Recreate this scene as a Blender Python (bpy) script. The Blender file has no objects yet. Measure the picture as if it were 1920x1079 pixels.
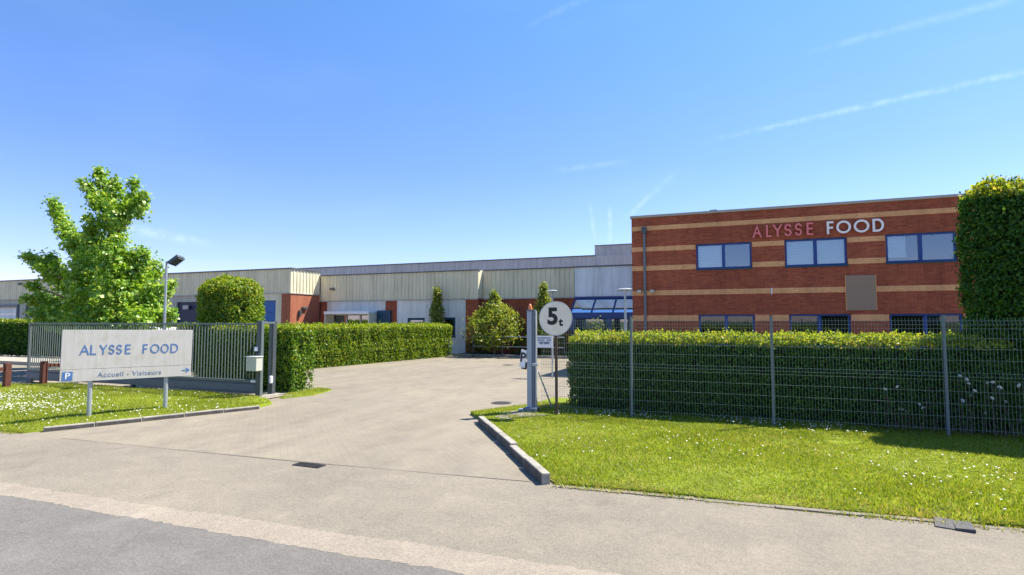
import bpy, bmesh, math, random
import numpy as np
from mathutils import Vector, Matrix
R = math.radians
random.seed(7)
rng = np.random.default_rng(11)
SC = bpy.context.scene
COL = SC.collection

# ------------------------------------------------------------------ camera
cam_d = bpy.data.cameras.new('camera')
cam = bpy.data.objects.new('camera', cam_d)
COL.objects.link(cam)
cam_d.sensor_width = 36.0
cam_d.lens = 19.69
cam_d.clip_start = 0.1
cam_d.clip_end = 6000
cam.location = (0, 0, 2.1)
cam.rotation_euler = (R(90 + 3.46), 0, R(21.6))
SC.camera = cam

# ------------------------------------------------------------------ world, sun, exposure
SUN_EL, SUN_AZ = 56.0, 44.5            # azimuth from +Y towards +X
sd = Vector((math.sin(R(SUN_AZ)) * math.cos(R(SUN_EL)), math.cos(R(SUN_AZ)) * math.cos(R(SUN_EL)), math.sin(R(SUN_EL))))
world = bpy.data.worlds.new('World')
SC.world = world
world.use_nodes = True
wn, wl = world.node_tree.nodes, world.node_tree.links
wn.clear()
w_out = wn.new('ShaderNodeOutputWorld')
w_bg = wn.new('ShaderNodeBackground')
w_bg.inputs['Strength'].default_value = 0.105
sky = wn.new('ShaderNodeTexSky')
sky.sky_type = 'NISHITA'
sky.sun_disc = False
sky.sun_elevation = R(SUN_EL)
sky.sun_rotation = R(SUN_AZ)
sky.altitude = 0
sky.air_density = 1.0
sky.dust_density = 0.25
sky.ozone_density = 3.0
wl.new(w_bg.outputs[0], w_out.inputs['Surface'])
tc = wn.new('ShaderNodeTexCoord')


def wmath(op, a, b=None, clamp=False):
    n = wn.new('ShaderNodeMath')
    n.operation = op
    n.use_clamp = clamp
    for i, v in enumerate((a, b)):
        if v is None:
            continue
        if isinstance(v, (int, float)):
            n.inputs[i].default_value = v
        else:
            wl.new(v, n.inputs[i])
    return n.outputs[0]


def wdot(vec):
    n = wn.new('ShaderNodeVectorMath')
    n.operation = 'DOT_PRODUCT'
    wl.new(tc.outputs['Generated'], n.inputs[0])
    n.inputs[1].default_value = vec
    return n.outputs['Value']


def wrange(x, a, b, c, d):
    n = wn.new('ShaderNodeMapRange')
    n.interpolation_type = 'SMOOTHSTEP'
    wl.new(x, n.inputs[0])
    for i, v in enumerate((a, b, c, d)):
        n.inputs[i + 1].default_value = v
    return n.outputs[0]


# thin aircraft trails high in the sky: (start direction, end direction, half width, strength)
TRAILS = [((-0.0645, 0.9543, 0.2917), (0.3487, 0.8824, 0.3158), 0.0068, 0.16, 0.5),
          ((0.0859, 0.9138, 0.3971), (0.3314, 0.855, 0.3989), 0.0080, 0.09, 0.5),
          ((-0.3082, 0.8254, 0.473), (-0.213, 0.8353, 0.5068), 0.009, 0.06, 0.3),
          ((-0.3029, 0.9168, 0.2603), (-0.1602, 0.9487, 0.2726), 0.008, 0.08, 0.02),
          ((-0.2306, 0.9496, 0.2122), (-0.2255, 0.9622, 0.1565), 0.0065, 0.15, 0.02),
          ((-0.1968, 0.9584, 0.2065), (-0.1992, 0.9690, 0.1466), 0.0065, 0.18, 0.02),
          ((-0.192, 0.9681, 0.1604), (-0.083, 0.9639, 0.253), 0.008, 0.12, 0.02),
          ((-0.84, 0.525, 0.140), (-0.76, 0.637, 0.121), 0.012, 0.16, 0.02)]
nz = wn.new('ShaderNodeTexNoise')
nz.inputs['Scale'].default_value = 55.0
nz.inputs['Detail'].default_value = 7.0
nz.inputs['Roughness'].default_value = 0.7
wl.new(tc.outputs['Generated'], nz.inputs['Vector'])
nmod = wrange(nz.outputs[0], 0.34, 0.66, 0.12, 1.0)
total = None
for a, b, hw, st, past in TRAILS:
    a, b = Vector(a).normalized(), Vector(b).normalized()
    n = a.cross(b).normalized()
    t = (b - a)
    L = t.length
    t = (t - n * t.dot(n)).normalized()
    s0, s1 = a.dot(t), b.dot(t)
    across = wrange(wmath('ABSOLUTE', wdot(n)), 0.0, hw, 1.0, 0.0)
    al = wdot(t)
    rise = wrange(al, s0, s0 + 0.35 * L, 0.0, 1.0)
    fall = wrange(al, s1 + past * 0.6, s1 + past, 1.0, 0.0) if past > 0.1 else wrange(al, s1 - 0.3 * L, s1 + past, 1.0, 0.0)
    m = wmath('MULTIPLY', wmath('MULTIPLY', across, rise), wmath('MULTIPLY', fall, nmod))
    m = wmath('MULTIPLY', m, st)
    total = m if total is None else wmath('ADD', total, m, True)
# thin high veil of cirrus
cz = wn.new('ShaderNodeTexNoise')
cz.inputs['Scale'].default_value = 3.0
cz.inputs['Detail'].default_value = 5.0
mp = wn.new('ShaderNodeMapping')
mp.inputs['Scale'].default_value = (1, 1, 4)
wl.new(tc.outputs['Generated'], mp.inputs[0])
wl.new(mp.outputs[0], cz.inputs['Vector'])
veil = wrange(cz.outputs[0], 0.5, 0.85, 0.0, 0.03)
total = wmath('ADD', total, veil, True)
tint = wn.new('ShaderNodeMixRGB')
tint.blend_type = 'MULTIPLY'
tint.inputs[0].default_value = 1.0
wl.new(sky.outputs[0], tint.inputs[1])
sxyz = wn.new('ShaderNodeSeparateXYZ')
wl.new(tc.outputs['Generated'], sxyz.inputs[0])
crw = wn.new('ShaderNodeValToRGB')
while len(crw.color_ramp.elements) < 4: crw.color_ramp.elements.new(0.5)
for e_, (p_, c_) in zip(crw.color_ramp.elements, ((0.0, (0.98, 0.80, 1.0, 1)), (0.10, (0.72, 0.72, 1.0, 1)), (0.26, (0.61, 0.70, 1.0, 1)), (0.50, (0.58, 0.815, 1.05, 1)))):
    e_.position = p_; e_.color = c_
wl.new(sxyz.outputs[2], crw.inputs[0])
wl.new(crw.outputs[0], tint.inputs[2])
mixw = wn.new('ShaderNodeMixRGB')
wl.new(total, mixw.inputs[0])
wl.new(tint.outputs[0], mixw.inputs[1])
mixw.inputs[2].default_value = (6.0, 7.0, 9.0, 1)
wl.new(mixw.outputs[0], w_bg.inputs['Color'])

sun_d = bpy.data.lights.new('sun', 'SUN')
sun_d.energy = 4.9
sun_d.angle = R(0.53)
sun_d.color = (1.0, 0.94, 0.83)
sun = bpy.data.objects.new('sun', sun_d)
COL.objects.link(sun)
sun.location = sd * 60
sun.rotation_euler = sd.to_track_quat('Z', 'Y').to_euler()

SC.view_settings.view_transform = 'Standard'
SC.view_settings.look = 'None'
SC.view_settings.exposure = 1.17
SC.view_settings.gamma = 1.0
SC.view_settings.use_curve_mapping = False
SC.render.engine = 'CYCLES'
SC.cycles.max_bounces = 8
SC.cycles.transparent_max_bounces = 12


# ------------------------------------------------------------------ materials
def nmat(name):
    m = bpy.data.materials.new(name)
    m.use_nodes = True
    nt = m.node_tree
    nt.nodes.clear()
    out = nt.nodes.new('ShaderNodeOutputMaterial')
    return m, nt, out


def ramp(nt, fac, stops):
    r = nt.nodes.new('ShaderNodeValToRGB')
    cr = r.color_ramp
    while len(cr.elements) < len(stops):
        cr.elements.new(0.5)
    for e, (p, c) in zip(cr.elements, stops):
        e.position = p
        e.color = (*c, 1)
    nt.links.new(fac, r.inputs[0])
    return r.outputs[0]


def noise(nt, vec, scale, detail=4, rough=0.6, dist=0.0):
    n = nt.nodes.new('ShaderNodeTexNoise')
    n.inputs['Scale'].default_value = scale
    n.inputs['Detail'].default_value = detail
    n.inputs['Roughness'].default_value = rough
    n.inputs['Distortion'].default_value = dist
    if vec is not None:
        nt.links.new(vec, n.inputs['Vector'])
    return n.outputs['Fac']


def mixc(nt, fac, a, b, mode='MIX'):
    n = nt.nodes.new('ShaderNodeMixRGB')
    n.blend_type = mode
    for i, v in enumerate((fac, a, b)):
        if isinstance(v, (int, float)):
            n.inputs[i].default_value = v
        elif isinstance(v, tuple):
            n.inputs[i].default_value = (*v[:3], 1)
        else:
            nt.links.new(v, n.inputs[i])
    return n.outputs[0]


def worldpos(nt):
    g = nt.nodes.new('ShaderNodeNewGeometry')
    return g


def bsdf(nt, out, color, rough=0.6, metal=0.0, spec=0.5, bump=None, bstr=0.3, bdist=0.01):
    p = nt.nodes.new('ShaderNodeBsdfPrincipled')
    if isinstance(color, tuple):
        p.inputs['Base Color'].default_value = (*color, 1)
    else:
        nt.links.new(color, p.inputs['Base Color'])
    if isinstance(rough, (int, float)):
        p.inputs['Roughness'].default_value = rough
    else:
        nt.links.new(rough, p.inputs['Roughness'])
    p.inputs['Metallic'].default_value = metal
    p.inputs['Specular IOR Level'].default_value = spec
    if bump is not None:
        b = nt.nodes.new('ShaderNodeBump')
        b.inputs['Strength'].default_value = bstr
        b.inputs['Distance'].default_value = bdist
        nt.links.new(bump, b.inputs['Height'])
        nt.links.new(b.outputs[0], p.inputs['Normal'])
    nt.links.new(p.outputs[0], out.inputs['Surface'])
    return p


def paint(name, c, rough=0.5, metal=0.0, var=0.14, scale=2.0, spec=0.4, fine=40.0, streak=0.0):
    """plain coloured surface with uneven weathering"""
    m, nt, out = nmat(name)
    g = worldpos(nt)
    n1 = noise(nt, g.outputs['Position'], scale, 5)
    n2 = noise(nt, g.outputs['Position'], fine, 3)
    lo = tuple(v * (1 - var) for v in c)
    hi = tuple(min(1, v * (1 + var)) for v in c)
    c1 = ramp(nt, n1, [(0.3, lo), (0.7, hi)])
    c2 = mixc(nt, 0.25, c1, ramp(nt, n2, [(0.3, lo), (0.7, hi)]))
    if streak > 0:
        mp2 = nt.nodes.new('ShaderNodeMapping')
        mp2.inputs['Scale'].default_value = (1, 1, 0.10)
        nt.links.new(g.outputs['Position'], mp2.inputs[0])
        sk = ramp(nt, noise(nt, mp2.outputs[0], 2.6, 6, 0.7), [(0.42, (1, 1, 1)), (0.72, (1 - streak, 1 - streak, 1 - streak * 1.1))])
        c2 = mixc(nt, 1.0, c2, sk, 'MULTIPLY')
    bsdf(nt, out, c2, rough, metal, spec, n2, 0.12, 0.004)
    return m


def asphalt(name, dark, light, speck=1.0, patch=0.35, tone=1.0):
    m, nt, out = nmat(name)
    g = worldpos(nt)
    P = g.outputs['Position']
    big = noise(nt, P, 0.35, 5, 0.62)
    mid = noise(nt, P, 2.4, 5, 0.65)
    fine = noise(nt, P, 48, 3, 0.7)
    vf = noise(nt, P, 150, 2, 0.7)
    c = ramp(nt, mid, [(0.25, dark), (0.75, light)])
    c = mixc(nt, patch, c, ramp(nt, big, [(0.32, dark), (0.68, light)]))
    sp = ramp(nt, fine, [(0.30, (0.60, 0.60, 0.60)), (0.5, (0.98, 0.98, 0.98)), (0.72, (1.32, 1.30, 1.27))])
    c = mixc(nt, 0.85 * speck, c, sp, 'MULTIPLY')
    co = noise(nt, P, 15, 4, 0.75)
    c = mixc(nt, 0.6, c, ramp(nt, co, [(0.32, (0.78, 0.78, 0.79)), (0.5, (1, 1, 1)), (0.68, (1.2, 1.19, 1.17))]), 'MULTIPLY')
    sp2 = ramp(nt, vf, [(0.3, (0.7, 0.7, 0.7)), (0.7, (1.25, 1.25, 1.25))])
    c = mixc(nt, 0.7 * speck, c, sp2, 'MULTIPLY')
    wob = nt.nodes.new('ShaderNodeMixRGB')
    wob.blend_type = 'ADD'
    wob.inputs[0].default_value = 0.55
    nw = nt.nodes.new('ShaderNodeTexNoise')
    nw.inputs['Scale'].default_value = 1.6
    nw.inputs['Detail'].default_value = 5
    nt.links.new(P, nw.inputs['Vector'])
    nt.links.new(P, wob.inputs[1]); nt.links.new(nw.outputs['Color'], wob.inputs[2])
    vo = nt.nodes.new('ShaderNodeTexVoronoi')
    vo.feature = 'DISTANCE_TO_EDGE'
    vo.inputs['Scale'].default_value = 0.42
    nt.links.new(wob.outputs[0], vo.inputs['Vector'])
    ck = ramp(nt, vo.outputs['Distance'], [(0.0, (1, 1, 1)), (0.0055, (0, 0, 0))])
    msk = ramp(nt, noise(nt, P, 0.45, 3), [(0.60, (0, 0, 0)), (0.68, (0.45, 0.45, 0.45))])
    c = mixc(nt, mixc(nt, 1.0, ck, msk, 'MULTIPLY'), c, tuple(v * 0.42 for v in dark))
    stn = ramp(nt, noise(nt, P, 0.9, 6, 0.7, 1.0), [(0.58, (0, 0, 0)), (0.75, (0.55, 0.55, 0.55))])
    c = mixc(nt, stn, c, tuple(v * 0.72 for v in dark))
    dst = ramp(nt, noise(nt, P, 1.4, 7, 0.7, 0.5), [(0.55, (0, 0, 0)), (0.74, (0.5, 0.5, 0.5))])
    c = mixc(nt, dst, c, tuple(min(1, v * 1.16) for v in light))
    bsdf(nt, out, c, 0.88, 0, 0.25, fine, 0.5, 0.008)
    return m, nt


M = {}
M['road'], _ = asphalt('road_asphalt', (0.122, 0.114, 0.103), (0.180, 0.168, 0.152))
M['shoulder'], _ = asphalt('worn_asphalt', (0.165, 0.147, 0.118), (0.255, 0.222, 0.170), 0.9, 0.55)
M['line'], _ = asphalt('worn_white_paint', (0.215, 0.186, 0.148), (0.305, 0.262, 0.205), 0.9, 0.4)


def paver_mat():
    m, nt, out = nmat('concrete_pavers')
    g = worldpos(nt)
    P = g.outputs['Position']
    mp_ = nt.nodes.new('ShaderNodeMapping')
    mp_.inputs['Rotation'].default_value = (0, 0, R(45))
    nt.links.new(P, mp_.inputs[0])
    bt = nt.nodes.new('ShaderNodeTexBrick')
    nt.links.new(mp_.outputs[0], bt.inputs['Vector'])
    bt.inputs['Scale'].default_value = 1.0
    bt.inputs['Brick Width'].default_value = 0.22
    bt.inputs['Row Height'].default_value = 0.11
    bt.inputs['Mortar Size'].default_value = 0.006
    bt.inputs['Mortar Smooth'].default_value = 0.3
    bt.inputs['Color1'].default_value = (0.238, 0.210, 0.163, 1)
    bt.inputs['Color2'].default_value = (0.252, 0.221, 0.170, 1)
    bt.inputs['Mortar'].default_value = (0.219, 0.194, 0.150, 1)
    big = noise(nt, P, 0.22, 6, 0.65)
    mid = noise(nt, P, 1.7, 6, 0.7, 0.6)
    fine = noise(nt, P, 70, 2)
    c = mixc(nt, 0.55, bt.outputs['Color'], ramp(nt, big, [(0.3, (0.78, 0.78, 0.79)), (0.7, (1.1, 1.08, 1.04))]), 'MULTIPLY')
    c = mixc(nt, 0.6, c, ramp(nt, mid, [(0.28, (0.74, 0.73, 0.74)), (0.5, (1, 1, 1)), (0.75, (1.14, 1.12, 1.08))]), 'MULTIPLY')
    c = mixc(nt, 0.5, c, ramp(nt, fine, [(0.3, (0.78, 0.78, 0.78)), (0.7, (1.15, 1.15, 1.15))]), 'MULTIPLY')
    mt = nt.nodes.new('ShaderNodeMapping')
    mt.inputs['Scale'].default_value = (1.3, 0.16, 1)
    mt.inputs['Rotation'].default_value = (0, 0, R(14))
    nt.links.new(P, mt.inputs[0])
    trk = noise(nt, mt.outputs[0], 1.0, 6, 0.62, 0.4)
    c = mixc(nt, 0.55, c, ramp(nt, trk, [(0.34, (0.78, 0.77, 0.76)), (0.52, (0.97, 0.97, 0.97)), (0.70, (1.10, 1.08, 1.04))]), 'MULTIPLY')
    # old tyre tracks and oil drips
    st = noise(nt, P, 0.55, 3, 0.5, 1.2)
    c = mixc(nt, ramp(nt, st, [(0.57, (0, 0, 0)), (0.74, (0.55, 0.55, 0.55))]), c, (0.15, 0.132, 0.115))
    bsdf(nt, out, c, 0.9, 0, 0.2, bt.outputs['Fac'], -0.12, 0.004)
    return m


M['pavers'] = paver_mat()


def brick_mat(name, c1, c2, mortar, var=0.5):
    m, nt, out = nmat(name)
    g = worldpos(nt)
    P = g.outputs['Position']
    sx = nt.nodes.new('ShaderNodeSeparateXYZ')
    nt.links.new(P, sx.inputs[0])
    ad = nt.nodes.new('ShaderNodeMath')
    nt.links.new(sx.outputs[0], ad.inputs[0])
    nt.links.new(sx.outputs[1], ad.inputs[1])
    cb = nt.nodes.new('ShaderNodeCombineXYZ')
    nt.links.new(ad.outputs[0], cb.inputs[0])
    nt.links.new(sx.outputs[2], cb.inputs[1])
    bt = nt.nodes.new('ShaderNodeTexBrick')
    nt.links.new(cb.outputs[0], bt.inputs['Vector'])
    bt.inputs['Scale'].default_value = 1.0
    bt.inputs['Brick Width'].default_value = 0.225
    bt.inputs['Row Height'].default_value = 0.075
    bt.inputs['Mortar Size'].default_value = 0.008
    bt.inputs['Mortar Smooth'].default_value = 0.2
    bt.inputs['Bias'].default_value = -0.1
    bt.inputs['Color1'].default_value = (*c1, 1)
    bt.inputs['Color2'].default_value = (*c2, 1)
    bt.inputs['Mortar'].default_value = (*mortar, 1)
    big = noise(nt, P, 0.5, 5, 0.65)
    fine = noise(nt, P, 14, 4)
    c = mixc(nt, var, bt.outputs['Color'], ramp(nt, big, [(0.3, (0.72, 0.72, 0.74)), (0.7, (1.12, 1.1, 1.06))]), 'MULTIPLY')
    c = mixc(nt, 0.5, c, ramp(nt, fine, [(0.3, (0.75, 0.75, 0.75)), (0.7, (1.2, 1.2, 1.2))]), 'MULTIPLY')
    mp2 = nt.nodes.new('ShaderNodeMapping')
    mp2.inputs['Scale'].default_value = (1, 1, 0.12)
    nt.links.new(P, mp2.inputs[0])
    c = mixc(nt, 1.0, c, ramp(nt, noise(nt, mp2.outputs[0], 1.8, 6, 0.7), [(0.40, (1.04, 1.04, 1.04)), (0.75, (0.72, 0.72, 0.74))]), 'MULTIPLY')
    bsdf(nt, out, c, 0.88, 0, 0.2, bt.outputs['Fac'], -0.5, 0.006)
    return m


M['brick'] = brick_mat('red_brick', (0.335, 0.074, 0.035), (0.47, 0.118, 0.050), (0.30, 0.135, 0.085))
M['band'] = brick_mat('sand_brick', (0.80, 0.39, 0.16), (0.88, 0.45, 0.19), (0.68, 0.38, 0.19), 0.35)
M['brick2'] = brick_mat('orange_brick', (0.36, 0.105, 0.055), (0.44, 0.14, 0.07), (0.33, 0.18, 0.12))
M['beige'] = paint('beige_cladding', (0.78, 0.69, 0.47), 0.5, 0, 0.08, 0.5, streak=0.28)
M['cream'] = paint('cream_panel', (0.74, 0.69, 0.48), 0.5, 0, 0.06, streak=0.28)
M['greyclad'] = paint('grey_cladding', (0.55, 0.50, 0.46), 0.5, 0, 0.1, 0.4, streak=0.28)
M['whitepanel'] = paint('white_panel', (0.80, 0.83, 0.80), 0.45, 0, 0.06, 0.6, streak=0.28)
M['palewall'] = paint('pale_wall_panel', (0.76, 0.75, 0.68), 0.6, 0, 0.08, 0.6, streak=0.28)
M['greybeige'] = paint('grey_beige_wall', (0.50, 0.47, 0.40), 0.6, 0, 0.08, 0.6, streak=0.28)
M['coping'] = paint('dark_coping', (0.13, 0.14, 0.15), 0.5, 0.3, 0.1)
M['capstone'] = paint('pale_coping', (0.40, 0.37, 0.30), 0.6, 0.0, 0.1)
M['roof'] = paint('roof_felt', (0.16, 0.16, 0.16), 0.9, 0, 0.2)
M['blueframe'] = paint('blue_paint', (0.010, 0.055, 0.22), 0.35, 0, 0.1)
M['bluedoor'] = paint('mid_blue_door', (0.025, 0.12, 0.36), 0.4, 0, 0.1)
M['navy'] = paint('navy_door', (0.010, 0.018, 0.055), 0.4, 0, 0.15)
M['tealdark'] = paint('dark_teal_frame', (0.012, 0.06, 0.10), 0.4, 0, 0.1)
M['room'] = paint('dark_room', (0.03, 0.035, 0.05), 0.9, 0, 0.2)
M['blind'] = paint('window_blind', (0.84, 0.85, 0.80), 0.8, 0, 0.05)
M['galv'] = paint('galvanised_steel', (0.40, 0.43, 0.45), 0.42, 0.35, 0.12, 3.0)
M['gategreen'] = paint('grey_green_gate_paint', (0.135, 0.165, 0.16), 0.4, 0.1, 0.1, 3.0)
M['gatebeam'] = paint('slate_gate_beam_paint', (0.105, 0.13, 0.165), 0.4, 0.15, 0.12, 3.0)
M['gatedark'] = paint('dark_post_paint', (0.075, 0.09, 0.095), 0.4, 0.15, 0.12, 3.0)
M['mast'] = paint('grey_mast_paint', (0.33, 0.37, 0.42), 0.45, 0.1, 0.08, 3.0)
M['mastdark'] = paint('dark_mast_paint', (0.13, 0.16, 0.21), 0.45, 0.1, 0.08, 3.0)
M['wire'] = paint('coated_fence_wire', (0.20, 0.26, 0.22), 0.45, 0.1, 0.1, 5.0)
M['fencepost'] = paint('fence_post_paint', (0.15, 0.185, 0.20), 0.45, 0.15, 0.1, 3.0)
M['signgrey'] = paint('sign_face_grey', (0.82, 0.73, 0.60), 0.5, 0.0, 0.08, 5.0)
M['black'] = paint('black_print', (0.012, 0.012, 0.014), 0.5, 0, 0.1)
M['signblue'] = paint('blue_letter', (0.075, 0.17, 0.38), 0.5, 0, 0.25, 9.0)
M['faded'] = paint('faded_blue_print', (0.16, 0.20, 0.30), 0.6, 0, 0.35, 12.0)
M['whitepaint'] = paint('white_paint', (0.78, 0.79, 0.80), 0.4, 0, 0.04)
M['carwhite'] = paint('white_car_paint', (0.80, 0.80, 0.80), 0.25, 0, 0.03)
M['redletter'] = paint('pink_red_letter', (0.80, 0.20, 0.19), 0.5, 0, 0.1)
M['whiteletter'] = paint('white_letter', (0.93, 0.85, 0.80), 0.4, 0, 0.04)
M['plate'] = paint('taupe_logo_blank', (0.33, 0.23, 0.15), 0.85, 0, 0.05, 0.7)
M['rust'] = paint('dark_brown_post', (0.085, 0.06, 0.045), 0.7, 0.1, 0.25, 6.0)
M['redwood'] = paint('red_brown_wood', (0.11, 0.035, 0.022), 0.75, 0, 0.25, 6.0)
M['concrete'] = paint('kerb_concrete', (0.29, 0.268, 0.225), 0.9, 0, 0.35, 5.0, 0.2)
M['kerbshade'] = paint('shaded_kerb_concrete', (0.10, 0.094, 0.082), 0.9, 0, 0.5, 5.0, 0.2)  # for the kerbs' driveway face: its shade put into a darker base colour
M['concretepale'] = paint('pale_concrete', (0.33, 0.305, 0.25), 0.9, 0, 0.15, 1.2, 0.2)
M['iron'] = paint('cast_iron', (0.035, 0.034, 0.033), 0.7, 0.3, 0.3, 9.0)
M['slate'] = paint('grey_iron_cover', (0.085, 0.082, 0.08), 0.8, 0.1, 0.25, 9.0)
M['box'] = paint('cream_box', (0.50, 0.50, 0.41), 0.5, 0, 0.06)
M['orange'] = paint('amber_lens', (0.75, 0.22, 0.06), 0.3, 0, 0.05)
M['rubber'] = paint('rubber', (0.02, 0.02, 0.02), 0.8, 0, 0.1)
M['soil'] = paint('bed_soil', (0.075, 0.055, 0.04), 0.95, 0, 0.3, 3.0)
M['bark'] = paint('bark', (0.10, 0.075, 0.055), 0.9, 0, 0.35, 9.0)
M['barkpale'] = paint('pale_bark', (0.28, 0.25, 0.19), 0.9, 0, 0.25, 9.0)
M['petal'] = paint('white_petal', (0.80, 0.80, 0.74), 0.7, 0, 0.06)
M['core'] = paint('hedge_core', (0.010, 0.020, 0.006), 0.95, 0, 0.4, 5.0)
M['gravel'] = paint('sandy_gravel', (0.25, 0.215, 0.16), 0.95, 0, 0.35, 6.0)


def signboard_mat():
    m, nt, out = nmat('weathered_white_board')
    g = worldpos(nt)
    P = g.outputs['Position']
    mp_ = nt.nodes.new('ShaderNodeMapping')
    mp_.inputs['Scale'].default_value = (1, 9, 0.7)
    nt.links.new(P, mp_.inputs[0])
    streak = noise(nt, mp_.outputs[0], 1.6, 6, 0.65)
    dots = noise(nt, P, 5, 5, 0.6)
    c = ramp(nt, streak, [(0.25, (0.46, 0.44, 0.36)), (0.5, (0.51, 0.485, 0.44)), (0.8, (0.56, 0.535, 0.49))])
    c = mixc(nt, ramp(nt, dots, [(0.50, (0, 0, 0)), (0.74, (0.7, 0.7, 0.7))]), c, (0.40, 0.39, 0.29))
    bsdf(nt, out, c, 0.45, 0, 0.4)
    return m


M['board'] = signboard_mat()


def glass_mat(name, tint, refl=0.35, dens=0.5):
    m, nt, out = nmat(name)
    tr = nt.nodes.new('ShaderNodeBsdfTransparent')
    tr.inputs[0].default_value = (*tint, 1)
    gl = nt.nodes.new('ShaderNodeBsdfGlossy')
    gl.inputs['Roughness'].default_value = 0.02
    gl.inputs['Color'].default_value = (0.9, 0.95, 1, 1)
    g = worldpos(nt)
    n = noise(nt, g.outputs['Position'], 1.1, 2)
    b = nt.nodes.new('ShaderNodeBump')
    b.inputs['Strength'].default_value = 0.05
    b.inputs['Distance'].default_value = 0.02
    nt.links.new(n, b.inputs['Height'])
    nt.links.new(b.outputs[0], gl.inputs['Normal'])
    fr = nt.nodes.new('ShaderNodeFresnel')
    fr.inputs[0].default_value = 1.5
    mx = nt.nodes.new('ShaderNodeMath')
    mx.operation = 'ADD'
    mx.use_clamp = True
    nt.links.new(fr.outputs[0], mx.inputs[0])
    mx.inputs[1].default_value = refl
    ms = nt.nodes.new('ShaderNodeMixShader')
    nt.links.new(mx.outputs[0], ms.inputs[0])
    nt.links.new(tr.outputs[0], ms.inputs[1])
    nt.links.new(gl.outputs[0], ms.inputs[2])
    nt.links.new(ms.outputs[0], out.inputs['Surface'])
    return m


M['glass'] = glass_mat('window_glass', (0.84, 0.90, 0.92), 0.10)
M['glass_dim'] = glass_mat('dim_window_glass', (0.38, 0.48, 0.55), 0.03)
M['blueglass'] = glass_mat('blue_canopy_glass', (0.06, 0.18, 0.42), 0.14)


def leaf_mat(name, stops, transl=0.45, gloss=0.022):
    m, nt, out = nmat(name)
    g = worldpos(nt)
    c = ramp(nt, g.outputs['Random Per Island'], stops)
    n = noise(nt, g.outputs['Position'], 1.6, 3)
    c = mixc(nt, 0.5, c, ramp(nt, n, [(0.3, (0.72, 0.75, 0.7)), (0.7, (1.2, 1.15, 1.1))]), 'MULTIPLY')
    d = nt.nodes.new('ShaderNodeBsdfDiffuse')
    nt.links.new(c, d.inputs[0])
    t = nt.nodes.new('ShaderNodeBsdfTranslucent')
    c2 = mixc(nt, 1.0, c, (1.25, 1.2, 0.55), 'MULTIPLY')
    nt.links.new(c2, t.inputs[0])
    ms = nt.nodes.new('ShaderNodeMixShader')
    ms.inputs[0].default_value = transl
    nt.links.new(d.outputs[0], ms.inputs[1])
    nt.links.new(t.outputs[0], ms.inputs[2])
    gl = nt.nodes.new('ShaderNodeBsdfGlossy')
    gl.inputs['Roughness'].default_value = 0.42
    gl.inputs['Color'].default_value = (0.9, 0.95, 0.85, 1)
    m2 = nt.nodes.new('ShaderNodeMixShader')
    m2.inputs[0].default_value = gloss
    nt.links.new(ms.outputs[0], m2.inputs[1])
    nt.links.new(gl.outputs[0], m2.inputs[2])
    nt.links.new(m2.outputs[0], out.inputs['Surface'])
    return m


M['leaf_hedge'] = leaf_mat('hornbeam_leaf', [(0.0, (0.06, 0.15, 0.012)), (0.5, (0.13, 0.26, 0.022)), (1.0, (0.23, 0.34, 0.035))])
M['leaf_dark'] = leaf_mat('dark_hedge_leaf', [(0.0, (0.022, 0.078, 0.010)), (0.6, (0.046, 0.135, 0.015)), (1.0, (0.105, 0.205, 0.022))], 0.35, 0.015)
M['leaf_young'] = leaf_mat('young_yellow_leaf', [(0.0, (0.26, 0.38, 0.025)), (0.75, (0.42, 0.47, 0.035)), (1.0, (0.55, 0.42, 0.08))], 0.5)
M['leaf_gold'] = leaf_mat('golden_leaf', [(0.0, (0.13, 0.24, 0.015)), (0.5, (0.27, 0.36, 0.022)), (1.0, (0.44, 0.42, 0.035))], 0.5)
M['leaf_maple'] = leaf_mat('maple_leaf', [(0.0, (0.12, 0.28, 0.022)), (0.5, (0.25, 0.43, 0.035)), (1.0, (0.48, 0.58, 0.11))], 0.45, 0.04)
M['leaf_bush'] = leaf_mat('willow_leaf', [(0.0, (0.12, 0.20, 0.025)), (0.5, (0.26, 0.33, 0.045)), (1.0, (0.38, 0.38, 0.06))], 0.5)
M['grass'] = leaf_mat('grass_blade', [(0.0, (0.15, 0.215, 0.014)), (0.55, (0.26, 0.34, 0.024)), (0.82, (0.35, 0.39, 0.045)), (1.0, (0.46, 0.41, 0.15))], 0.5, 0.015)
M['straw'] = leaf_mat('dry_grass_blade', [(0.0, (0.28, 0.28, 0.05)), (0.5, (0.40, 0.34, 0.12)), (1.0, (0.50, 0.41, 0.20))], 0.4, 0.015)


def turf_mat():
    m, nt, out = nmat('turf_ground')
    g = worldpos(nt)
    P = g.outputs['Position']
    a = noise(nt, P, 1.1, 6, 0.65)
    b = noise(nt, P, 30, 4, 0.7)
    c = ramp(nt, a, [(0.30, (0.13, 0.165, 0.018)), (0.55, (0.18, 0.23, 0.018)), (0.78, (0.28, 0.26, 0.07))])
    c = mixc(nt, 0.6, c, ramp(nt, b, [(0.3, (0.6, 0.62, 0.55)), (0.7, (1.25, 1.2, 1.15))]), 'MULTIPLY')
    bsdf(nt, out, c, 0.95, 0, 0.1, b, 0.5, 0.02)
    return m


M['turf'] = turf_mat()
M['field'] = paint('far_field', (0.10, 0.12, 0.05), 0.95, 0, 0.3, 0.05)

# ------------------------------------------------------------------ object helpers
BASE = {}


def tag(o, label=None, cat=None, group=None, kind=None):
    if label: o['label'] = label
    if cat: o['category'] = cat
    if group: o['group'] = group
    if kind: o['kind'] = kind
    return o


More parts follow.
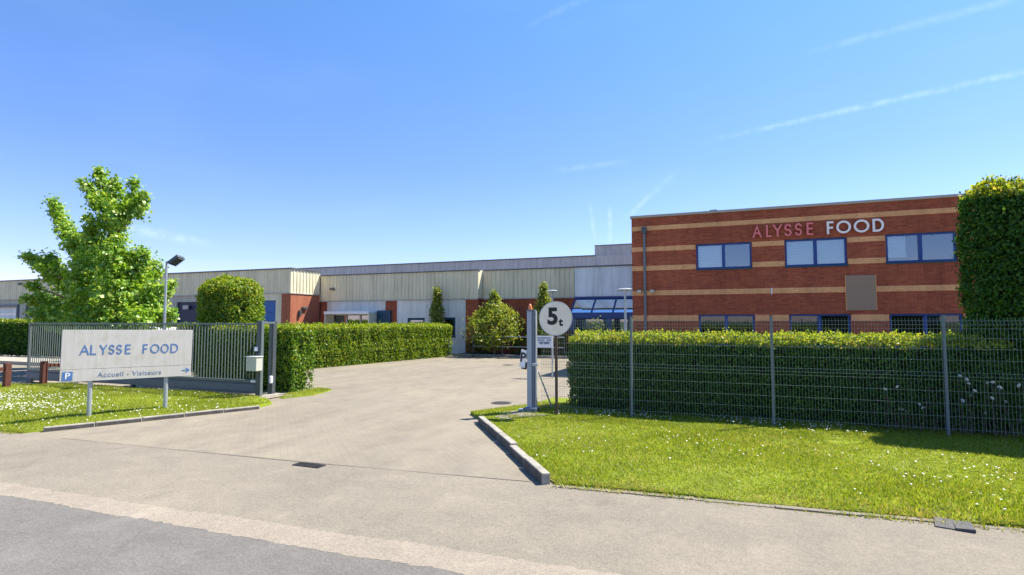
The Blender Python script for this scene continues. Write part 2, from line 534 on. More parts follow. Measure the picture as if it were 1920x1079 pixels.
def thing(name, loc, label, cat, group=None):
    o = bpy.data.objects.new(name, None)
    o.empty_display_size = 0.3
    o.location = loc
    COL.objects.link(o)
    BASE[o.name] = Vector(loc)
    return tag(o, label, cat, group)


def base_of(p):
    return BASE.get(p.name, Vector((0, 0, 0))) if p else Vector((0, 0, 0))


def link(name, me, parent=None, offset=(0, 0, 0)):
    o = bpy.data.objects.new(name, me)
    COL.objects.link(o)
    o.location = offset
    if parent:
        o.parent = parent
        BASE[o.name] = base_of(parent) + Vector(offset)
    else:
        BASE[o.name] = Vector(offset)
    return o


class MB:
    def __init__(s):
        s.v, s.f, s.mi = [], [], []

    def add(s, vs, fs, mi=0):
        n = len(s.v)
        s.v += [tuple(v) for v in vs]
        s.f += [tuple(i + n for i in f) for f in fs]
        s.mi += [mi] * len(fs)
        return s

    def box(s, x0, x1, y0, y1, z0, z1, mi=0, mat=None):
        vs = [(x0, y0, z0), (x1, y0, z0), (x1, y1, z0), (x0, y1, z0), (x0, y0, z1), (x1, y0, z1), (x1, y1, z1), (x0, y1, z1)]
        if mat is not None:
            vs = [mat @ Vector(v) for v in vs]
        return s.add(vs, [(0, 3, 2, 1), (4, 5, 6, 7), (0, 1, 5, 4), (1, 2, 6, 5), (2, 3, 7, 6), (3, 0, 4, 7)], mi)

    def tube(s, pts, rads, n=8, mi=0, cap=True):
        pts = [Vector(p) for p in pts]
        if isinstance(rads, (int, float)): rads = [rads] * len(pts)
        vs, fs = [], []
        for i, p in enumerate(pts):
            d = (pts[min(i + 1, len(pts) - 1)] - pts[max(i - 1, 0)]).normalized()
            a = Vector((1, 0, 0)) if abs(d.x) < 0.8 else Vector((0, 1, 0))
            u = d.cross(a).normalized()
            w = d.cross(u)
            for k in range(n):
                t = 2 * math.pi * (k + 0.5) / n
                vs.append(p + u * (math.cos(t) * rads[i]) + w * (math.sin(t) * rads[i]))
        for i in range(len(pts) - 1):
            for k in range(n):
                fs.append((i * n + k, i * n + (k + 1) % n, (i + 1) * n + (k + 1) % n, (i + 1) * n + k))
        if cap:
            fs.append(tuple(reversed(range(n))))
            fs.append(tuple(range((len(pts) - 1) * n, len(pts) * n)))
        return s.add(vs, fs, mi)

    def quad(s, a, b, c, d, mi=0):
        return s.add([a, b, c, d], [(0, 1, 2, 3)], mi)

    def mesh(s, name, mats, origin=(0, 0, 0), bevel=0.0, smooth=False):
        me = bpy.data.meshes.new(name)
        ox, oy, oz = origin
        me.from_pydata([(x - ox, y - oy, z - oz) for x, y, z in s.v], [], s.f)
        for m in (mats if isinstance(mats, (list, tuple)) else [mats]):
            me.materials.append(m)
        bm = bmesh.new()
        bm.from_mesh(me)
        for f, mi in zip(bm.faces, s.mi):
            f.material_index = mi
        bmesh.ops.recalc_face_normals(bm, faces=bm.faces)
        if bevel > 0:
            es = [e for e in bm.edges if len(e.link_faces) == 2 and e.calc_face_angle(0) > 0.6]
            bmesh.ops.bevel(bm, geom=es, offset=bevel, segments=2, affect='EDGES', profile=0.6)
        bm.to_mesh(me)
        bm.free()
        if smooth:
            me.polygons.foreach_set('use_smooth', [True] * len(me.polygons))
        return me

    def part(s, name, mats, parent=None, bevel=0.0, smooth=False):
        return link(name, s.mesh(name, mats, base_of(parent), bevel, smooth), parent)


def poly_sheet(name, pts, z, mat, kind='structure', label=None):
    me = bpy.data.meshes.new(name)
    me.from_pydata([(x, y, z) for x, y in pts], [], [tuple(range(len(pts)))])
    me.materials.append(mat)
    bm = bmesh.new(); bm.from_mesh(me)
    bmesh.ops.recalc_face_normals(bm, faces=bm.faces)
    for f in bm.faces:
        if f.normal.z < 0: f.normal_flip()
    bm.to_mesh(me); bm.free()
    o = link(name, me)
    tag(o, label, kind=kind)
    return o


# --- stroke lettering: thin even strokes extruded to a depth
def arc(cx, cy, rx, ry, a0, a1, n=20):
    return [(cx + rx * math.cos(R(a0 + (a1 - a0) * i / n)), cy + ry * math.sin(R(a0 + (a1 - a0) * i / n))) for i in range(n + 1)]


GLYPH = {
    'A': ([[(0, 0), (.5, 1), (1, 0)], [(.2, .34), (.8, .34)]]),
    'L': ([[(0, 1), (0, 0), (1, 0)]]),
    'Y': ([[(0, 1), (.5, .47), (1, 1)], [(.5, .47), (.5, 0)]]),
    'E': ([[(1, 1), (0, 1), (0, 0), (1, 0)], [(0, .52), (.9, .52)]]),
    'F': ([[(1, 1), (0, 1), (0, 0)], [(0, .50), (.88, .50)]]),
    'O': ([arc(.5, .5, .5, .5, 0, 360, 32)]),
    'D': ([[(0, 0), (0, 1), (.35, 1)] + arc(.42, .5, .58, .5, 85, -85, 18) + [(.35, 0), (0, 0)]]),
    'S': ([arc(.5, .745, .46, .255, 25, 180, 10) + arc(.5, .745, .46, .245, 200, 262, 4) + arc(.5, .255, .48, .245, 82, 20, 4) + arc(.5, .255, .48, .255, 0, -155, 10)]),
}


def stroke_mb(paths, w, h, t, depth, place):
    """paths in the unit square; place(u, v, d) gives the world point; d runs out of the wall"""
    mb = MB()
    for pi_, path in enumerate(paths):
        dep = depth * (1 - 0.06 * pi_)
        pts = [Vector((x * w, y * h)) for x, y in path]
        closed = (pts[0] - pts[-1]).length < 1e-4
        if closed: pts = pts[:-1]
        n = len(pts)
        Lf, Rt = [], []
        for i in range(n):
            p = pts[i]
            a = pts[i - 1] if (i > 0 or closed) else None
            b = pts[(i + 1) % n] if (i < n - 1 or closed) else None
            d1 = (p - a).normalized() if a is not None else (b - p).normalized()
            d2 = (b - p).normalized() if b is not None else d1
            n1, n2 = Vector((-d1.y, d1.x)), Vector((-d2.y, d2.x))
            m = (n1 + n2)
            m = m.normalized() if m.length > 1e-5 else n1
            k = min(2.2, 1 / max(0.3, m.dot(n1)))
            e = Vector((0, 0))
            if a is None: e = -d1 * t * 0.5
            if b is None: e = d2 * t * 0.5
            Lf.append(p + e + m * k * t / 2)
            Rt.append(p + e - m * k * t / 2)
        vs = []
        for q in Lf: vs += [place(q.x, q.y, depth * .03 * pi_), place(q.x, q.y, dep)]
        for q in Rt: vs += [place(q.x, q.y, depth * .03 * pi_), place(q.x, q.y, dep)]
        fs = []
        rngi = range(n if closed else n - 1)
        for i in rngi:
            j = (i + 1) % n
            l0, l1, r0, r1 = 2 * i, 2 * j, 2 * n + 2 * i, 2 * n + 2 * j
            fs += [(l0 + 1, l1 + 1, r1 + 1, r0 + 1), (l0, l0 + 1, l1 + 1, l1), (r0 + 1, r0, r1, r1 + 1), (l0, r0, r1, l1)]
        if not closed:
            fs += [(0, 1, 2 * n + 1, 2 * n), (2 * (n - 1) + 1, 2 * (n - 1), 2 * n + 2 * (n - 1), 2 * n + 2 * (n - 1) + 1)]
        mb.add(vs, fs)
    return mb


def font_mesh(name, text, size, extrude, mat, bold=0.0, spacing=1.0):
    cu = bpy.data.curves.new(name, 'FONT')
    cu.body = text
    cu.size = size
    cu.extrude = extrude
    cu.offset = bold
    cu.space_character = spacing
    cu.align_x = 'CENTER'
    cu.align_y = 'CENTER'
    cu.resolution_u = 4
    tmp = bpy.data.objects.new(name + '_curve', cu)
    COL.objects.link(tmp)
    dg = bpy.context.evaluated_depsgraph_get()
    dg.update()
    me = bpy.data.meshes.new_from_object(tmp.evaluated_get(dg))
    bpy.data.objects.remove(tmp)
    bpy.data.curves.remove(cu)
    me.name = name
    me.materials.clear()
    me.materials.append(mat)
    return me


# --- foliage
def leaf_mesh(name, P, N, S, mats, mi=None, aspect=0.62, jit=0.7):
    P = np.asarray(P, float); N = np.asarray(N, float)
    k = len(P)
    N = N + rng.normal(0, jit, (k, 3))
    N /= np.linalg.norm(N, axis=1)[:, None] + 1e-9
    T = rng.normal(0, 1, (k, 3))
    T -= (T * N).sum(1)[:, None] * N
    T /= np.linalg.norm(T, axis=1)[:, None] + 1e-9
    B = np.cross(N, T)
    S = np.broadcast_to(np.asarray(S, float), (k,)) * rng.uniform(0.7, 1.25, k)
    s = S[:, None]
    V = np.empty((k, 4, 3))
    V[:, 0] = P - T * s * 0.5
    V[:, 1] = P + B * s * 0.5 * aspect + N * s * 0.10
    V[:, 2] = P + T * s * 0.5 - N * s * 0.06
    V[:, 3] = P - B * s * 0.5 * aspect + N * s * 0.10
    me = bpy.data.meshes.new(name)
    me.vertices.add(4 * k)
    me.vertices.foreach_set('co', V.astype(np.float32).ravel())
    me.loops.add(4 * k)
    me.loops.foreach_set('vertex_index', np.arange(4 * k, dtype=np.int32))
    me.polygons.add(k)
    me.polygons.foreach_set('loop_start', np.arange(0, 4 * k, 4, dtype=np.int32))
    me.polygons.foreach_set('loop_total', np.full(k, 4, dtype=np.int32))
    for m in mats: me.materials.append(m)
    if mi is not None:
        me.polygons.foreach_set('material_index', np.asarray(mi, dtype=np.int32))
    me.update(calc_edges=True)
    return me


def lump(p, f, seed=0.0):
    x, y, z = p[:, 0] * f + seed, p[:, 1] * f + seed * 1.7, p[:, 2] * f + seed * 0.6
    return (np.sin(x * 1.7 + np.sin(y * 2.3 + z)) + np.sin(y * 2.1 + np.sin(z * 1.9 + x * 0.7)) + np.sin(z * 2.7 + np.sin(x * 2.9))) / 3


def rounded_box_points(lo, hi, r, dens, skip=()):
    """random points and normals on a rounded box; skip holds face names left bare"""
    lo, hi = np.array(lo, float), np.array(hi, float)
    d = hi - lo
    out_p, out_n = [], []
    faces = [('x0', 0, 0), ('x1', 0, 1), ('y0', 1, 0), ('y1', 1, 1), ('z1', 2, 1)]
    for nm, ax, side in faces:
        if nm in skip: continue
        o = [a for a in range(3) if a != ax]
        k = int(d[o[0]] * d[o[1]] * dens)
        p = np.empty((k, 3))
        p[:, o[0]] = rng.uniform(lo[o[0]], hi[o[0]], k)
        p[:, o[1]] = rng.uniform(lo[o[1]], hi[o[1]], k)
        p[:, ax] = hi[ax] if side else lo[ax]
        l2, h2 = lo + r, hi - r
        l2[2] = lo[2]
        inner = np.clip(p, l2, np.maximum(l2, h2))
        v = p - inner
        n = v / (np.linalg.norm(v, axis=1)[:, None] + 1e-9)
        out_p.append(inner + n * r)
        out_n.append(n)
    return np.vstack(out_p), np.vstack(out_n)


def hedge(name, lo, hi, r, dens, size, label, mats, young=0.0, sprout=0.0, bump=0.05, gold=None, skip=('y1',), group=None, cat='hedge', stems=None):
    base = ((lo[0] + hi[0]) / 2, (lo[1] + hi[1]) / 2, lo[2])
    t = thing(name, base, label, cat, group)
    P, N = rounded_box_points(lo, hi, r, dens, skip)
    b = lump(P, 2.4, 1.3) * bump + lump(P, 7.0, 4.1) * bump * 0.7
    P = P + N * (b + rng.normal(0, bump * 0.7, len(P)) - bump * 0.4)[:, None]
    # thinner and barer towards the foot
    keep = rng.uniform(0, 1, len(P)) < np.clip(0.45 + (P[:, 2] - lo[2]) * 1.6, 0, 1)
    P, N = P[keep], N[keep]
    mi = np.zeros(len(P), int)
    top = N[:, 2] > 0.45
    if young > 0:
        mi[top & (rng.uniform(0, 1, len(P)) < young)] = 1
        edge = (P[:, 2] > hi[2] - 0.13) & (rng.uniform(0, 1, len(P)) < young * 0.55)
        mi[edge] = 1
    if gold is not None:
        mi[rng.uniform(0, 1, len(P)) < gold] = 1
    S = np.full(len(P), size)
    if sprout > 0:
        k = int((hi[0] - lo[0]) * (hi[1] - lo[1]) * sprout)
        bx = rng.uniform(lo[0] + 0.03 + r * .45, hi[0] - 0.03 - r * .45, k)
        by = rng.uniform(lo[1] + 0.03 + r * .45, hi[1] - 0.03 - r * .45, k)
        hh = np.abs(rng.normal(0.07, 0.05, k)) + 0.02
        q, qn = [], []
        for j in range(5):
            f = (j + 0.6) / 5
            q.append(np.stack([bx + rng.normal(0, .018, k), by + rng.normal(0, .018, k), hi[2] - (r * .10 if r > .3 else 0) + hh * f + lump(np.stack([bx, by, bx * 0], 1), 2.4, 1.3) * bump], 1))
            qn.append(np.stack([rng.normal(0, 1, k), rng.normal(0, 1, k), np.full(k, 0.6)], 1))
        Q = np.vstack(q)
        P = np.vstack([P, Q]); N = np.vstack([N, np.vstack(qn)])
        mi = np.concatenate([mi, (rng.uniform(0, 1, len(Q)) < 0.8).astype(int)])
        S = np.concatenate([S, np.full(len(Q), size * 0.85)])
    bs = np.array(base)
    me = leaf_mesh('foliage', P - bs, N, S, mats, mi)
    link('foliage', me, t)
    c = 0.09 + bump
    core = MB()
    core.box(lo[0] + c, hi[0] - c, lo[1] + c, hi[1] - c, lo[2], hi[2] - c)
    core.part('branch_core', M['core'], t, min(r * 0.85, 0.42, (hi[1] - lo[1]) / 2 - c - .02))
    return t


print('helpers ready')
# ================================================================== SETTING
g = MB()
g.quad((-2500, -2500, -0.03), (2500, -2500, -0.03), (2500, 2500, -0.03), (-2500, 2500, -0.03))
tag(g.part('ground', M['field']), kind='structure')
poly_sheet('road', [(-120, -6), (120, -6), (120, 4.72), (-120, 4.62)], 0.0, M['road'])
poly_sheet('road_shoulder', [(-120, 4.5), (120, 4.5), (120, 7.6), (2.5, 7.5), (-2.55, 7.06), (-6.1, 6.74), (-11.5, 6.5), (-120, 6.5)], 0.0007, M['shoulder'])
def line_y(x, lo):
    pts = ((-120, 4.13, 4.48), (-9, 4.14, 4.48), (-3.5, 4.27, 4.67), (-2.4, 4.30, 4.76), (6, 4.34, 4.80), (120, 4.34, 4.80))
    for p, q in zip(pts, pts[1:]):
        if x <= q[0]:
            f = (x - p[0]) / (q[0] - p[0])
            k = 1 if lo else 2
            return p[k] + (q[k] - p[k]) * f
    return pts[-1][1 if lo else 2]


xs_ = [-120, -40] + [-26 + .045 * k for k in range(int(33 / .045))] + [20, 120]
lo_ = [(x, line_y(x, True) + random.gauss(0, .012) + .015 * math.sin(x * 3.1) * math.sin(x * .7)) for x in xs_]
hi_ = [(x, line_y(x, False) + random.gauss(0, .014) + .02 * math.sin(x * 2.3) * math.sin(x * .9)) for x in xs_]
el = MB()
for k in range(len(xs_) - 1):
    el.quad((*lo_[k], .0014), (*lo_[k + 1], .0014), (*hi_[k + 1], .0014), (*hi_[k], .0014))
tag(el.part('edge_line', M['line']), kind='structure')
poly_sheet('driveway', [(-90, 6.3), (-11.5, 6.3), (-6.1, 6.5), (-2.0, 6.8), (40, 6.8), (40, 60), (-90, 60)], -0.004, M['pavers'])
# tarmac joint along the driveway mouth
j = MB()
ptsj = [(-11.3, 6.53), (-9.5, 6.60), (-7.6, 6.70), (-6.1, 6.78), (-4.4, 6.90), (-2.5, 7.05)]
for a, b in zip(ptsj, ptsj[1:]):
    j.quad((a[0], a[1] - 0.012, 0.006), (b[0], b[1] - 0.012, 0.006), (b[0], b[1] + 0.012, 0.006), (a[0], a[1] + 0.012, 0.006))
tag(j.part('tarmac_joint', paint('tarred_joint', (0.165, 0.148, 0.12), 0.9, 0, 0.4, 4.0)), kind='structure')


def kerb(name, a, b, n, w, h, side, gaps=(), z0=-0.1):
    root = thing(name, (a[0], a[1], 0), None, None)
    root['kind'] = 'structure'
    mt_ = [M['concrete'], M['kerbshade']] if h > .05 else M['shoulder']
    a, b = Vector((*a, 0)), Vector((*b, 0))
    d = (b - a)
    L = d.length
    ang = math.atan2(d.y, d.x)
    for i in range(n):
        l0, l1 = L * i / n + 0.006, L * (i + 1) / n - 0.006
        dz = random.uniform(-0.008, 0.008)
        if i in gaps:
            dz -= 0.025
        m = Matrix.Translation(a) @ Matrix.Rotation(ang + random.uniform(-0.008, 0.008), 4, 'Z')
        s = MB()
        s.box(l0, l1, min(0, side * w), max(0, side * w), z0, h + dz, mat=m)
        s.mi = [0, 0, 1 if side > 0 else 0, 0, 0, 0]  # driveway-side face gets the concrete with shade painted in
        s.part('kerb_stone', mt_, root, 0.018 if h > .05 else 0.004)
    return root


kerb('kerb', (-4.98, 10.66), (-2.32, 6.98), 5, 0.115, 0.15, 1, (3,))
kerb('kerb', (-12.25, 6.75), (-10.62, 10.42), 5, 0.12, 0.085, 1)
kerb('edging_strip', (-2.2, 6.93), (2.1, 7.19), 5, 0.09, 0.012, 1)
kerb('edging_strip', (2.1, 7.19), (12.1, 7.78), 10, 0.09, 0.012, 1)
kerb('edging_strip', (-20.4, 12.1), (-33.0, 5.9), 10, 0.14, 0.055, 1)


def in_poly(x, y, poly):
    inside = np.zeros(len(x), bool)
    n = len(poly)
    for i in range(n):
        x1, y1 = poly[i]; x2, y2 = poly[(i + 1) % n]
        c = ((y1 > y) != (y2 > y)) & (x < (x2 - x1) * (y - y1) / (y2 - y1 + 1e-12) + x1)
        inside ^= c
    return inside


def verge_z(x, y, edge, top):
    return edge + (top - edge) * np.clip((y - 7.0) / 4.0, 0, 1) + 0.012 * np.sin(x * 1.3 + 0.7) * np.sin(y * 1.6) + 0.008 * np.sin(x * 3.1 + y * 2.3)


def verge(name, poly, edge, top, step=0.25):
    xs = [p[0] for p in poly]; ys = [p[1] for p in poly]
    bm = bmesh.new()
    f = bm.faces.new([bm.verts.new((x, y, 0)) for x, y in poly])
    x = min(xs) + step
    while x < max(xs):
        bmesh.ops.bisect_plane(bm, geom=bm.verts[:] + bm.edges[:] + bm.faces[:], plane_co=(x, 0, 0), plane_no=(1, 0, 0)); x += step
    y = min(ys) + step
    while y < max(ys):
        bmesh.ops.bisect_plane(bm, geom=bm.verts[:] + bm.edges[:] + bm.faces[:], plane_co=(0, y, 0), plane_no=(0, 1, 0)); y += step
    for v in bm.verts:
        v.co.z = float(verge_z(np.array([v.co.x]), np.array([v.co.y]), edge, top)[0])
    for e in [e for e in bm.edges if len(e.link_faces) == 1]:
        pass
    for f in bm.faces:
        f.smooth = True
        if f.normal.z < 0: f.normal_flip()
    ret = bmesh.ops.extrude_edge_only(bm, edges=[e for e in bm.edges if len(e.link_faces) == 1])
    for v in ret['geom']:
        if isinstance(v, bmesh.types.BMVert): v.co.z = -0.03
    bmesh.ops.recalc_face_normals(bm, faces=bm.faces)
    me = bpy.data.meshes.new(name)
    bm.to_mesh(me); bm.free()
    me.materials.append(M['turf'])
    return tag(link(name, me), kind='structure')


POLY_R = [(-2.20, 7.06), (2.1, 7.30), (12.0, 7.89), (12.0, 14.6), (-4.6, 14.6), (-4.75, 12.9), (-5.35, 12.2), (-5.6, 11.6), (-5.05, 10.95), (-4.84, 10.72)]
POLY_L = [(-12.50, 6.52), (-10.78, 10.42), (-10.95, 11.1), (-11.55, 11.55), (-12.6, 11.95), (-20.4, 11.95), (-21.6, 11.3), (-32.9, 5.7), (-24, 6.30), (-15, 6.46)]
POLY_T = [(-11.95, 12.25), (-11.45, 12.0), (-11.15, 12.9), (-11.45, 14.0), (-12.1, 14.15), (-12.3, 13.2)]
verge('grass_verge', POLY_R, 0.018, 0.06)
verge('grass_verge', POLY_L, 0.02, 0.06)
verge('grass_verge', POLY_T, 0.012, 0.012)


def grass(name, poly, edge, top, dens, bald=(), far=None):
    xs = [p[0] for p in poly]; ys = [p[1] for p in poly]
    x0, x1, y0, y1 = min(xs), max(xs), min(ys), max(ys)
    if far: x0, x1, y0, y1 = max(x0, far[0]), min(x1, far[1]), max(y0, far[2]), min(y1, far[3])
    k = int((x1 - x0) * (y1 - y0) * dens)
    x, y = rng.uniform(x0, x1, k), rng.uniform(y0, y1, k)
    ok = in_poly(x, y, poly)
    x, y = x[ok], y[ok]
    pr = 0.75 + 0.25 * np.sin(x * 2.1 + np.sin(y * 3.3)) * np.sin(y * 2.7 + 1)
    pr += 0.2 * np.sin(x * 7.3 + y * 1.9) * np.sin(y * 8.1 - x)
    for bx, by, br in bald:
        pr = np.where((x - bx) ** 2 + (y - by) ** 2 < br * br, pr * 0.25, pr)
    ok = rng.uniform(0, 1, len(x)) < pr
    x, y = x[ok], y[ok]
    z = verge_z(x, y, edge, top)
    k = len(x)
    h = rng.uniform(0.020, 0.058, k) * (0.85 + 0.35 * np.sin(x * 1.1 + 2) * np.sin(y * 1.4))
    w = rng.uniform(0.005, 0.010, k)
    a = rng.uniform(0, 2 * np.pi, k)
    lx, ly = rng.normal(0, 0.028, k), rng.normal(0, 0.028, k)
    V = np.empty((k, 3, 3))
    V[:, 0] = np.stack([x - np.cos(a) * w, y - np.sin(a) * w, z - 0.005], 1)
    V[:, 1] = np.stack([x + np.cos(a) * w, y + np.sin(a) * w, z - 0.005], 1)
    V[:, 2] = np.stack([x + lx, y + ly, z + h], 1)
    # dry blades: along the pavement edge and in patches
    dry = np.sin(x * 0.9 + 1.2 * np.sin(y * 0.8)) * np.sin(y * 1.3 + 0.6 * x)
    edged = (1.0 if name == 'dry_grass' else 1) * np.clip(1 - (y - (7.05 + 0.06 * (x + 2))) / 0.5, 0, 1) * (0.6 + 0.4 * np.sin(x * 4))
    mi = (rng.uniform(0, 1, k) < np.clip(0.06 + 0.30 * np.clip(dry - 0.35, 0, 1) + 0.65 * edged, 0, 0.9)).astype(np.int32)
    me = bpy.data.meshes.new(name)
    me.vertices.add(3 * k)
    me.vertices.foreach_set('co', V.astype(np.float32).ravel())
    me.loops.add(3 * k)
    me.loops.foreach_set('vertex_index', np.arange(3 * k, dtype=np.int32))
    me.polygons.add(k)
    me.polygons.foreach_set('loop_start', np.arange(0, 3 * k, 3, dtype=np.int32))
    me.polygons.foreach_set('loop_total', np.full(k, 3, dtype=np.int32))
    me.materials.append(M['grass']); me.materials.append(M['straw'])
    me.polygons.foreach_set('material_index', mi)
    me.update(calc_edges=True)
    return link(name, me)


BALD_R = [(-4.3, 11.9, 0.45), (-2.1, 12.1, 0.4), (0.68, 12.0, 0.35), (-3.68, 11.8, 0.3), (1.7, 11.2, 0.3), (-4.9, 11.2, 0.35)]
o = grass('grass', POLY_R, 0.018, 0.06, 3600, BALD_R, (-6, 7.5, 6.8, 13.6))
tag(o, 'short bright lawn in front of the wire fence on the right', 'grass', kind='stuff')
o = grass('grass', POLY_L, 0.02, 0.06, 2300, [(-11.5, 11.2, 0.5), (-13.3, 8.2, 0.25), (-13.2, 9.9, 0.25)], (-27, -10, 6.2, 12.2))
tag(o, 'short lawn around the white sign board on the left', 'grass', kind='stuff')
o = grass('grass', POLY_T, 0.012, 0.012, 2200)
tag(o, 'small tongue of grass at the foot of the clipped hedge end beside the gate', 'grass', kind='stuff')

# dry blades creeping over the pavement edge
FR = [(-2.2, 6.90), (2.1, 7.12), (7.5, 7.45), (7.5, 7.66), (2.1, 7.36), (-2.2, 7.12)]
FL = [(-12.5, 6.40), (-16, 6.34), (-24, 6.20), (-24, 6.40), (-16, 6.52), (-12.5, 6.60)]
FK = [(-2.42, 7.15), (-2.30, 7.22), (-4.86, 10.80), (-4.98, 10.74)]
for pf_ in (FR, FL, FK):
    o = grass('dry_grass', pf_, 0.008, 0.04, 1500, (), (-24, 7.5, 6, 11))
    tag(o, 'dry straw-coloured blades fraying over the lawn edge', 'grass', kind='stuff')


def daisies(poly, edge, top, n, centers, label, big=0.018):
    P = []
    for (cx, cy, r, k) in centers:
        a = rng.normal(0, r, (k, 2))
        P.append(np.stack([cx + a[:, 0] * 1.6, cy + a[:, 1] * 0.8], 1))
    xs = [p[0] for p in poly]; ys = [p[1] for p in poly]
    P.append(np.stack([rng.uniform(max(min(xs), -26), min(max(xs), 8), n), rng.uniform(min(ys), max(ys), n)], 1))
    P = np.vstack(P)
    P = P[in_poly(P[:, 0], P[:, 1], poly)]
    z = verge_z(P[:, 0], P[:, 1], edge, top) + rng.uniform(0.03, 0.065, len(P))
    mb = MB()
    for (x, y), zz in zip(P, z):
        r = big * random.uniform(0.7, 1.2)
        vs = [(x, y, zz + r * 0.35)] + [(x + r * math.cos(t * math.pi / 3), y + r * math.sin(t * math.pi / 3), zz + random.uniform(-.006, .006)) for t in range(6)]
        mb.add(vs, [(0, 1 + t, 1 + (t + 1) % 6) for t in range(6)])
    o = mb.part('daisies', M['petal'])
    return tag(o, label, 'flowers', kind='stuff')


daisies(POLY_R, 0.018, 0.06, 110, [(2.6, 9.4, .5, 25), (3.6, 9.0, .5, 40), (4.4, 8.6, .5, 40), (-0.9, 10.2, .35, 25), (-2.5, 9.0, .4, 12), (0.6, 9.6, .5, 16), (3.0, 7.9, .6, 12), (-1.8, 12.45, .25, 60), (0.2, 12.4, .3, 90), (-3.0, 12.3, .25, 70), (1.6, 12.2, .3, 60)], 'small white daisies scattered over the right lawn', 0.014)
daisies(POLY_L, 0.02, 0.06, 300, [(-16.5, 8.2, .5, 160), (-18.0, 8.6, .6, 160), (-15.2, 8.6, .5, 120), (-17, 9.6, .6, 120), (-12.6, 9.2, .5, 50), (-19.5, 9.3, .6, 120)], 'white daisies scattered over the left lawn', 0.017)
gb = MB()
for k in range(16):
    a0, a1 = 2 * math.pi * k / 16, 2 * math.pi * (k + 1) / 16
    def gp_(a, r):
        rr = r * (0.8 + 0.25 * math.sin(3 * a + 1) + 0.12 * math.sin(7 * a))
        x, y = -4.45 + 0.62 * rr * math.cos(a), 11.55 + 0.5 * rr * math.sin(a)
        return (x, y, float(verge_z(np.array([x]), np.array([y]), .018, .06)[0]) + 0.006)
    gb.add([gp_(0, 0), gp_(a0, 1), gp_(a1, 1)], [(0, 1, 2)])
tag(gb.part('gravel_patch', M['gravel']), kind='structure')
# soft bare soil and dry stalks beneath the gate
poly_sheet('gate_track_bed', [(-12.3, 11.75), (-11.75, 11.7), (-11.8, 12.45), (-22.9, 12.45), (-22.9, 11.96), (-12.3, 11.96)], 0.02, M['gravel'])

# raised concrete apron of the car park, far left
ap = MB()
ap.box(-70, -27.5, 16.6, 19.2, -0.05, 0.16)
tag(ap.part('raised_pavement', M['concretepale'], None, 0.03), kind='structure')

# iron covers in the ground
t = thing('drain_grate', (-5.82, 6.64, 0), 'dark iron drain grate set in the driveway mouth', 'drain')
fr = MB()
for (x0, x1, y0, y1) in ((-6.05, -5.58, 6.555, 6.58), (-6.05, -5.58, 6.70, 6.725), (-6.05, -6.03, 6.58, 6.70), (-5.60, -5.58, 6.58, 6.70)):
    fr.box(x0, x1, y0, y1, -0.002, 0.014)
fr.part('frame', M['iron'], t)
pan = MB(); pan.box(-6.03, -5.60, 6.58, 6.70, 0.0045, 0.0065); pan.part('gully', M['rubber'], t)
bar = MB(); bar.box(-0.005, 0.005, -0.06, 0.06, -0.004, 0.006)
bm_ = bar.mesh('grate_bar', M['iron'])
for i in range(13):
    link('grate_bar', bm_, t, (-6.015 + 0.0335 * i + 5.82, 0.0, 0.010))
t = thing('manhole_cover', (-5.63, 13.47, 0), 'round dark manhole cover in the driveway before the mast', 'manhole cover')
mc = MB(); mc.tube([(-5.63, 13.47, -0.002), (-5.63, 13.47, 0.012)], 0.21, 28); mc.part('lid', M['iron'], t, 0.003)
mr = MB()
for k in range(28):
    a0, a1 = 2 * math.pi * k / 28, 2 * math.pi * (k + 1) / 28
    q = lambda r, a, z: (-5.63 + r * math.cos(a), 13.47 + r * math.sin(a), z)
    mr.quad(q(.22, a0, .006), q(.27, a0, .006), q(.27, a1, .006), q(.22, a1, .006))
mr.part('ring', M['slate'], t)
t = thing('gully_cover', (2.07, 7.14, 0), 'cracked dark gully cover tilted at the lawn edge', 'drain cover')
mA = Matrix.Translation((1.995, 7.17, 0.010)) @ Matrix.Rotation(R(-14), 4, 'Z') @ Matrix.Rotation(R(4), 4, 'X')
s = MB(); s.box(-0.10, 0.065, -0.15, 0.12, -0.016, 0.014, mat=mA); s.part('cover_plate', M['slate'], t, 0.006)
mA = Matrix.Translation((2.10, 7.145, 0.014)) @ Matrix.Rotation(R(-9), 4, 'Z') @ Matrix.Rotation(R(-4), 4, 'Y')
s = MB(); s.box(-0.05, 0.11, -0.15, 0.12, -0.016, 0.016, mat=mA); s.part('cover_plate', M['slate'], t, 0.006)


# ================================================================== BUILDINGS
def wall_front(mb, x0, x1, z0, z1, y, openings, depth=0.16, mi=0):
    """wall face at plane y looking to -Y, with openings (x0, x1, z0, z1) and their reveals"""
    xs = sorted({x0, x1, *[v for o in openings for v in o[:2]]})
    zs = sorted({z0, z1, *[v for o in openings for v in o[2:]]})
    for a, b in zip(xs, xs[1:]):
        for c, d in zip(zs, zs[1:]):
            cx, cz = (a + b) / 2, (c + d) / 2
            if any(o[0] < cx < o[1] and o[2] < cz < o[3] for o in openings): continue
            mb.quad((a, y, c), (b, y, c), (b, y, d), (a, y, d), mi)
    for a, b, c, d in openings:
        mb.quad((a, y, c), (a, y + depth, c), (a, y + depth, d), (a, y, d), mi)
        mb.quad((b, y, c), (b, y, d), (b, y + depth, d), (b, y + depth, c), mi)
        mb.quad((a, y, c), (b, y, c), (b, y + depth, c), (a, y + depth, c), mi)
        mb.quad((a, y, d), (a, y + depth, d), (b, y + depth, d), (b, y, d), mi)


